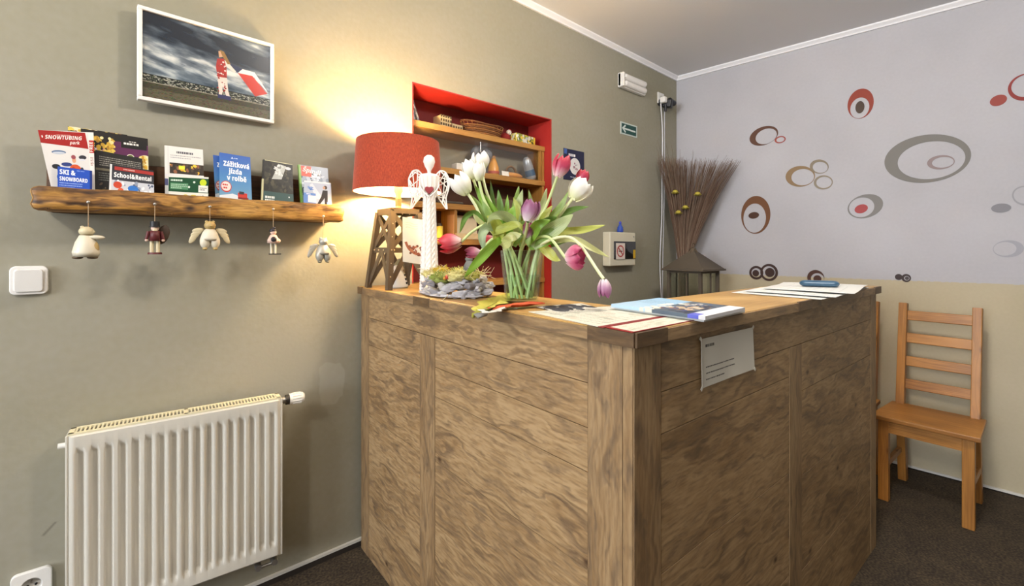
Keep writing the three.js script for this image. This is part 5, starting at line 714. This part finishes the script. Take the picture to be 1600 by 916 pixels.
// ------------------------------------------------------------------ oval wall stickers on the right wall
{
  const q7 = (x, y) => [1120 + x / 2.5437, 100 + y / 2.5437], col = {};
  const mat = (c) => (col[c] ??= M(c, 0.7));
  const ellipse = (path, cx, cy, a, b, rot) => path.absellipse(cx, cy, a, b, 0, Math.PI * 2, false, rot);
  const sticker = (label, items) => {
    const [u0, v0] = q7(items[0][1], items[0][2]), p0 = onB(u0, v0), o = thing('wall_sticker', label, 'wall sticker', p0.clone().addScaledVector(Bn, 0.0002), BROT, 'oval wall stickers');
    items.forEach(([kind, x, y, a, b, rot, c, ix, iy, ia, ib], k) => {
      const [u, v] = q7(x, y), p = onB(u, v), s = bS(p) - bS(p0), dy = p.y - p0.y, kx = bS(onB(u + 1, v)) - bS(p), ky = p.y - onB(u, v + 1).y, f = 1 / 2.5437;
      const sh = new THREE.Shape(); ellipse(sh, 0, 0, a * f * kx, b * f * ky, -rot);
      if (kind === 'ring') { const [iu, iv] = q7(ix, iy), ip = onB(iu, iv), h = new THREE.Path(); ellipse(h, bS(ip) - bS(p), ip.y - p.y, ia * f * kx, ib * f * ky, -rot); sh.holes.push(h); }
      const g = new THREE.ExtrudeGeometry(sh, { depth: 0.0018 + 0.0004 * k, bevelEnabled: false, curveSegments: 40 }); g.translate(s, dy, 0); part(kind, g, mat(c), o);
    });
  };
  const R = Math.PI / 180;
  sticker('red oval ring with a dark centre spot, topmost sticker over the counter', [['ring', 571, 158, 52, 59, 0, '#8e3a2a', 568, 175, 38, 41], ['spot', 569, 172, 18, 24, 0, '#4a3a30']]);
  sticker('dark brown ring touching a tiny red ring, nearest the twig bundle', [['ring', 186, 286, 57, 37, -8 * R, '#5b3b2c', 196, 288, 42, 30], ['ring', 252, 301, 22, 14, 0, '#9c4a40', 253, 301, 16, 10]]);
  sticker('cluster of three tan rings joined together', [['ring', 331, 447, 59, 41, 12 * R, '#8a7253', 341, 450, 45, 32], ['ring', 407, 408, 39, 27, 28 * R, '#857a68', 411, 411, 31, 21], ['ring', 423, 471, 38, 28, 15 * R, '#8d8372', 426, 471, 31, 22]]);
  sticker('brown egg-shaped ring with a dark brown spot', [['ring', 154, 600, 58, 75, 0, '#6b4426', 150, 613, 45, 58], ['spot', 147, 602, 21, 13, -5 * R, '#4a2c1c']]);
  sticker('grey tilted ring with a red spot', [['ring', 589, 566, 72, 46, -20 * R, '#7d7b79', 575, 570, 51, 39], ['spot', 574, 576, 27, 17, -22 * R, '#a5484a']]);
  sticker('largest grey ring enclosing a small pinkish grey ring', [['ring', 830, 377, 172, 95, 3 * R, '#787672', 848, 383, 133, 74], ['ring', 890, 391, 55, 28, 3 * R, '#8f8080', 898, 391, 43, 21]]);
  sticker('red oval beside a red ring cut by the picture edge at upper right', [['spot', 1119, 145, 35, 21, -25 * R, '#94423a'], ['ring', 1228, 92, 72, 54, -15 * R, '#8a3430', 1233, 86, 63, 45]]);
  sticker('grey oval beside a pale grey ring at the right picture edge', [['spot', 1130, 573, 40, 18, 0, '#83838a'], ['ring', 1224, 524, 50, 40, -20 * R, '#9a9aa0', 1225, 522, 45, 34]]);
  sticker('pale grey ring, lowest at the far right', [['ring', 1158, 735, 62, 34, -6 * R, '#a0a1ab', 1145, 735, 46, 27]]);
  sticker('pair of dark brown rings with dark centres beside the lantern', [['ring', 157, 830, 28, 27, 0, '#3b2620', 157, 830, 19, 18], ['spot', 155, 832, 13, 13, 0, '#3b2620'], ['ring', 208, 829, 35, 34, 0, '#3b2620', 207, 829, 26, 25], ['spot', 211, 829, 19, 18, 0, '#3b2620']]);
  sticker('dark brown ring just above the blue case on the counter', [['ring', 393, 850, 34, 31, 0, '#4a2c20', 400, 854, 26, 22], ['spot', 400, 854, 16, 14, 0, '#4a2c20']]);
  sticker('small dark double blob sticker above the chair back', [['spot', 723, 847, 15, 12, 0, '#3b3030'], ['ring', 753, 851, 19, 16, 0, '#3b3030', 755, 852, 11, 9], ['spot', 756, 852, 8, 7, 0, '#4a4444']]);
}

// ------------------------------------------------------------------ lantern, twig bundle
{
  const w = 0.25, yb = 0.72, ye = 1.13, C0 = at(1083, 420, 3.1), base = V(C0.x, 0, C0.z);
  const st = thing('side_cabinet', 'low wooden cabinet behind the counter carrying the lantern', 'cabinet', base.clone().add(V(-0.04, 0, 0.02)), CT);
  part('body', uvm(rbox(0.3, yb - 0.03, 0.3, 0.004, 0, (yb - 0.03) / 2, 0), 'y'), mPine, st); part('top', uvm(rbox(0.33, 0.03, 0.33, 0.004, 0, yb - 0.015, 0), 'x'), mPine, st); part('door', uvm(rbox(0.008, yb - 0.12, 0.26, 0.002, -0.153, yb / 2 - 0.01, 0), 'y'), mChair, st);
  const o = thing('lantern', 'weathered grey-brown wooden lantern with pyramid roof in the corner', 'lantern', base.clone().setY(yb), CT), m = M('#5a5145', 0.7), h = ye - yb;
  part('floor_plate', box(w, 0.03, w, 0, 0.015, 0), m, o); for (const [x, z] of [[-1, -1], [-1, 1], [1, -1], [1, 1]]) part('post', box(0.02, h - 0.05, 0.02, x * (w / 2 - 0.012), 0.03 + (h - 0.05) / 2, z * (w / 2 - 0.012)), m, o);
  for (const a of [0, 1, 2, 3]) { const g = box(w - 0.02, 0.018, 0.016, 0, h - 0.024, w / 2 - 0.012); g.rotateY(a * Math.PI / 2); part('top_rail', g, m, o); const k = box(0.009, h - 0.06, 0.009, 0.018, h / 2, w / 2 - 0.012); k.rotateY(a * Math.PI / 2); part('mullion', k, m, o); const gl = box(w - 0.04, h - 0.07, 0.002, 0, h / 2, w / 2 - 0.02); gl.rotateY(a * Math.PI / 2); part('pane', gl, new THREE.MeshPhysicalMaterial({ color: 0xf2f4f2, roughness: 0.05, transmission: 1, thickness: 0 }), o); }
  const roof = new THREE.ConeGeometry((w / 2 + 0.03) * Math.SQRT2, 0.145, 4); roof.rotateY(Math.PI / 4); roof.translate(0, h + 0.0575, 0); part('roof', roof.toNonIndexed(), m, o); part('eaves', box(w + 0.055, 0.012, w + 0.055, 0, h - 0.012, 0), m, o);
  const rg = part('cap', mg([cyl(0.02, 0.034, 0.03, 0, h + 0.118, 0, 4)]), mIron, o); part('ring', new THREE.TorusGeometry(0.018, 0.003, 8, 24).translate(0, h + 0.15, 0), mIron, o);
}
{
  const B = at(1066, 404, 3.36), foot = V(B.x, 0, B.z), o = thing('twig_bundle', 'tall bundle of brown twigs fanning out behind the lantern', 'dried bouquet', foot), m = M('#6a5040', 0.85), m2 = M('#84705f', 0.85);
  const yN = B.y, tw = [[], []], lat = V(sth, 0, cth), dep = V(cth, 0, -sth);
  for (let i = 0; i < 640; i++) {
    const s = rr(-1, 1), q = rr(-1, 0.1), yTop = 0.775 - 0.03 * s + rr(-0.05, 0.02), ang = s > 0 ? s * 0.39 : s * 0.21, L = yTop / Math.cos(ang) * (i % 60 === 0 ? 1.12 : 1), x0 = s * 0.026;
    const p = []; for (let k = 0; k <= 4; k++) { const t = k / 4, r = L * t; p.push(V(0, yN - 0.06 + r * Math.cos(ang), 0).addScaledVector(lat, x0 + Math.sin(ang) * r * (0.5 + 0.5 * t) + rr(-0.006, 0.006) * t).addScaledVector(dep, q * 0.03 + q * 0.08 * r - 0.16 * r * Math.max(0, s) + rr(-0.006, 0.006) * t)); }
    const g = new THREE.TubeGeometry(new THREE.CatmullRomCurve3(p), 6, 0.0021, 4), a = g.attributes.position; 
    for (let j = 0; j <= 6; j++) { const c = new THREE.CatmullRomCurve3(p).getPointAt(j / 6), f = 1 - 0.72 * j / 6; for (let e = 0; e <= 4; e++) { const id = j * 5 + e; a.setXYZ(id, c.x + (a.getX(id) - c.x) * f, c.y + (a.getY(id) - c.y) * f, c.z + (a.getZ(id) - c.z) * f); } }
    tw[i % 2].push(g);
  }
  part('twigs', mg(tw[0]), m, o, 'stuff'); part('twigs', mg(tw[1]), m2, o, 'stuff');
  const hb = []; for (let i = 0; i < 14; i++) { const a = i / 14 * 6.283; hb.push(rod(V(0.02 * Math.cos(a), 0, 0.02 * Math.sin(a)), V(0.024 * Math.cos(a), yN - 0.02, 0.024 * Math.sin(a)), 0.006, 6)); } part('handle', mg(hb), m2, o, 'stuff');
  part('binding', cyl(0.034, 0.031, 0.05, 0, yN - 0.03, 0), M('#6d5334', 0.8), o);
  for (const [u, v] of [[1055, 300], [1090, 303], [1071, 324], [1060, 332]]) { const p = at(u, v, u > 1080 ? 3.2 : 3.27).sub(foot), f = part('wood_rose', T(ball(0.019, 0, 0, 0, 1, 0.8, 1, 14)), M('#b9a93e', 0.7), o); f.position.copy(p); const pe = []; for (let i = 0; i < 6; i++) { const a = i * 1.047; pe.push(T(ball(0.012, 0, 0, 0, 1, 0.35, 0.8, 8), 0.017 * Math.cos(a), -0.008, 0.017 * Math.sin(a), 0, -a, 0.5)); } part('petals', mg(pe), M('#8f8434', 0.7), f); part('flower_stem', rod(p, V(B.x, yN, B.z).sub(foot), 0.0016, 5), m2, o); }
}

// ------------------------------------------------------------------ papers on the counter, notice on its front
const topSheet = (name, label, cat, px, y, tex, th, wave) => { const c = px.map(([u, v, dy]) => onY(u, v, y + (dy || 0))), base = c[3].clone(); const o = lone(name, recentre(sheetGeo(c, th, wave, 14), base), new THREE.MeshStandardMaterial({ map: tex, roughness: 0.5 }), label, cat, 'papers on the counter top'); o.position.copy(base); return o; };
{
  const Y = TOP + 0.0016, menu = (red) => canvasTex(700, 500, (c, w, h) => { fillr(c, '#d5d2c2', 0, 0, w, h); for (let i = 0; i < 12; i++) lines(c, 'rgba(110,112,98,0.5)', 40 + rnd() * 60, 50 + i * 34, w - 150 - rnd() * 120, 1, 10, 8); blots(c, ['rgba(150,160,140,0.35)', 'rgba(180,170,150,0.4)'], 60, 60, w - 120, h - 120, 26, 14, 40); if (red) { c.strokeStyle = '#8e1d1c'; c.lineWidth = 26; c.strokeRect(12, 12, w - 24, h - 24); } });
  topSheet('menu_sheet', 'white printed sheet with a dark red edge strip lying along the counter edge', 'paper', [[826, 487], [962, 478], [1062, 491], [943, 512]], Y, canvasTex(700, 500, (c, w, h) => { fillr(c, '#d3d1c2', 0, 0, w, h); for (let i = 0; i < 13; i++) lines(c, 'rgba(105,108,96,0.5)', 30 + rnd() * 50, 40 + i * 32, w - 120 - rnd() * 160, 1, 10, 8); blots(c, ['rgba(120,128,112,0.3)', 'rgba(190,180,160,0.4)'], 40, 40, w - 90, h - 100, 40, 10, 36); fillr(c, '#7d1c1c', 0, h - 30, w, 30); }), 0.0012);
  topSheet('menu_sheet', 'white sheet with a red border at the near corner of the counter', 'paper', [[947, 511.5], [1066, 490.5], [1092, 499], [988, 519.5]], Y, menu(true), 0.0012);
  topSheet('leaflet', 'dark black and white leaflet lying in front of the vase', 'leaflet', [[838, 479], [908, 474], [949, 484.5], [878, 489]], Y + 0.0016, canvasTex(400, 300, (c, w, h) => { fillr(c, '#c9c7bb', 0, 0, w, h); blots(c, ['#26282c', '#3b3f47', '#15161a', '#555a60'], 10, 20, w * 0.6, h * 0.7, 34, 16, 44); blots(c, ['#3a3f4a', '#2b2e36'], w * 0.6, 10, w * 0.4, h * 0.5, 14, 14, 40); lines(c, '#4b4b48', 40, h * 0.85, w * 0.6, 2, 18, 8); }), 0.0012);
  const mag = canvasTex(700, 560, (c, w, h) => { const g = c.createLinearGradient(0, 0, 0, h); g.addColorStop(0, '#8fb6d4'); g.addColorStop(1, '#a9c6da'); fillr(c, g, 0, 0, w, h); c.save(); c.translate(0, 0); fillr(c, '#52606e', w * 0.44, h * 0.0, w * 0.56, h); blots(c, ['#2f3440', '#5a6a86', '#b9a184', '#8a5a3a', '#c9c5b8', '#3b4a7a'], w * 0.45, h * 0.15, w * 0.33, h * 0.75, 60, 10, 30); blots(c, ['#e6e3d6', '#d9d6c4'], w * 0.36, h * 0.3, w * 0.16, h * 0.7, 26, 10, 26); blots(c, ['#23283a', '#3c4356'], w * 0.72, 0, w * 0.12, h, 20, 12, 30); fillr(c, '#d5d6da', w * 0.84, 0, w * 0.16, h); fillr(c, '#5a63c4', w * 0.84, h * 0.86, w * 0.1, h * 0.14); lines(c, '#7a9ab4', w * 0.06, h * 0.3, w * 0.26, 4, 44, 14); c.restore(); });
  topSheet('magazine', 'plain magazine lying under the blue covered one', 'magazine', [[1028, 468], [1164, 484], [1100, 498.5], [953, 478.5]], TOP + 0.007, canvasTex(64, 64, (c) => fillr(c, '#cfd0cc', 0, 0, 64, 64)), 0.0066);
  topSheet('magazine', 'light blue covered magazine with a group photo on the counter', 'magazine', [[1030, 465.5], [1164, 480.5], [1102, 494.5], [955, 475]], TOP + 0.0155, mag, 0.008);
  const plain = canvasTex(400, 300, (c, w, h) => { fillr(c, '#d6d8d5', 0, 0, w, h); lines(c, 'rgba(120,140,140,0.25)', 40, 50, w - 90, 8, 28, 5); });
  const wv = (a, f) => (s, t) => a * Math.sin(s * f + t * 3) * (0.4 + 0.6 * s);
  topSheet('paper_sheet', 'lowest white paper of the crumpled pile at the far counter end', 'paper', [[1143, 457], [1226, 445], [1358, 449.5], [1284, 468]], Y + 0.001, plain, 0.0012, wv(0.0012, 5));
  topSheet('paper_sheet', 'middle white paper of the crumpled pile at the far counter end', 'paper', [[1162, 454.5], [1232, 443], [1352, 447], [1306, 464.5]], Y + 0.006, plain, 0.0012, wv(0.0025, 6));
  topSheet('paper_sheet', 'topmost white paper under the blue case at the far counter end', 'paper', [[1192, 450.5], [1224, 441.5], [1356, 445], [1335, 459]], Y + 0.0115, plain, 0.0012, wv(0.0025, 7));
  const a = onY(1249, 445, TOP + 0.018), b = onY(1312, 447, TOP + 0.018), L = a.distanceTo(b), o = thing('spectacle_case', 'steel blue oblong case lying on the white papers', 'case', a.clone().lerp(b, 0.5).setY(TOP + 0.0175), Math.atan2(-(b.z - a.z), b.x - a.x));
  part('shell', T(new THREE.CapsuleGeometry(0.02, L - 0.04, 12, 24), 0, 0.0115, 0, 0, 0, Math.PI / 2, 1, 1, 1).scale(1, 0.62, 1.25), P('#2f546f', 0.35, { clearcoat: 0.4 }), o); part('seam', T(new THREE.CapsuleGeometry(0.0203, L - 0.04, 12, 24), 0, 0.0115, 0, 0, 0, Math.PI / 2).scale(1.002, 0.06, 1.26).translate(0, 0.007, 0), M('#2a4a66', 0.5), o);
}
{
  const n = V(-cAxisB.x, 0, -cAxisB.z), R4 = (x, y, e) => CS.clone().addScaledVector(cAxisA, x).addScaledVector(n, e).setY(y);
  const c = [R4(0.237, 1.054, 0.0035), R4(0.498, 1.052, 0.0035), R4(0.507, 0.944, 0.004), R4(0.24, 0.945, 0.004)], base = R4(0.37, 1.0, 0);
  const o = lone('paper_notice', recentre(sheetGeo(c, 0.0006, (s, t) => 0.003 * Math.pow(1 - s, 12) + 0.0012 * Math.pow(Math.sin(s * 6), 2) + 0.0015 * Math.pow(s, 14), 18), base), new THREE.MeshStandardMaterial({ roughness: 0.8, map: canvasTex(900, 380, (k, w, h) => { fillr(k, '#d6d3c6', 0, 0, w, h); lines(k, '#4a4741', 70, 50, 200, 1, 10, 22); for (const [y, e] of [[224, 0.8], [272, 0.78], [320, 0.5]]) lines(k, '#4d4a44', 70, y, w * e, 1, 10, 9); }) }), 'white paper notice taped to the front of the counter', 'notice'); o.position.copy(base);
  c.map((p, i) => { const t = part('tape', box(0.01, 0.007, 0.0008), P('#e2ded0', 0.3, { transmission: 0.3, thickness: 0 }), o); t.position.copy(p.clone().sub(base).addScaledVector(n, 0.0022)); t.rotation.set(0, CT, i % 2 ? 0.7 : -0.7); });
}

// ------------------------------------------------------------------ chairs
{
  const chair = (label, x, z, turn) => {
    const o = thing('dining_chair', label, 'chair', V(x, 0, z), turn, 'pine ladder-back chairs');   // local +x towards the wall (back), z across
    const wf = 0.172, wb = 0.158, hs = 0.425;
    for (const s of [-1, 1]) {
      part('front_leg', uvm(rbox(0.036, hs - 0.02, 0.042, 0.003, 0.035, (hs - 0.02) / 2, s * (wf - 0.021)), 'y', s, 0.2), mChair, o);
      const sh = new THREE.Shape([[0.355, 0], [0.395, 0], [0.338, 0.42], [0.405, 0.955], [0.372, 0.96], [0.3, 0.42]].map(([a, b]) => new THREE.Vector2(a, b)));
      const g = new THREE.ExtrudeGeometry(sh, { depth: 0.03, bevelEnabled: true, bevelThickness: 0.003, bevelSize: 0.003, bevelSegments: 2 }); g.translate(0, 0, s > 0 ? wb - 0.03 : -wb); part('back_post', uvm(g, 'y', 0.4 * s, 0.1), mChair, o);
      part('side_rail', uvm(box(0.28, 0.055, 0.02, 0.18, hs - 0.05, s * (wf - 0.025)), 'x', 0.2, s), mChair, o);
      part('stretcher', uvm(rbox(0.31, 0.03, 0.02, 0.004, 0.2, 0.17, s * (wf - 0.022)), 'x', 0.3, s), mChair, o);
    }
    const ss = new THREE.Shape([[-0.012, -0.19], [-0.012, 0.19], [0.32, 0.176], [0.32, -0.176]].map(([a, b]) => new THREE.Vector2(a, b))), sg = new THREE.ExtrudeGeometry(ss, { depth: 0.014, bevelEnabled: true, bevelThickness: 0.004, bevelSize: 0.004, bevelSegments: 3 }); sg.rotateX(Math.PI / 2); sg.translate(0, hs, 0);
    part('seat', uvm(sg, 'z'), mChair, o); part('apron', uvm(box(0.02, 0.06, 2 * wf - 0.05, 0.03, hs - 0.052, 0), 'z', 0.1, 0.3), mChair, o); part('rear_apron', uvm(box(0.018, 0.05, 2 * wb - 0.04, 0.315, hs - 0.05, 0), 'z', 0.3, 0.1), mChair, o);
    [0.895, 0.775, 0.652, 0.532].forEach((y, i) => { const g = rbox(0.016, 0.052, 2 * wb - 0.05, 0.004, 0, 0, 0); g.rotateZ(-0.125); g.translate(0.355 + (y - 0.532) * 0.124 - 0.012, y, 0); part('back_slat', uvm(g, 'z', i * 0.27, i * 0.13), mChair, o); });
    return o;
  };
  const c = chair('pine ladder-back chair against the right wall, fully in view', 2.862, -0.352, -0.045);
  const d = c.clone(); d.name = numbered('dining_chair'); d.position.set(2.845, 0, -0.755); d.userData = { ...c.userData, label: 'pine ladder-back chair of which only a strip shows behind the counter end' }; scene.add(d);
}

renderer.render(scene, camera);
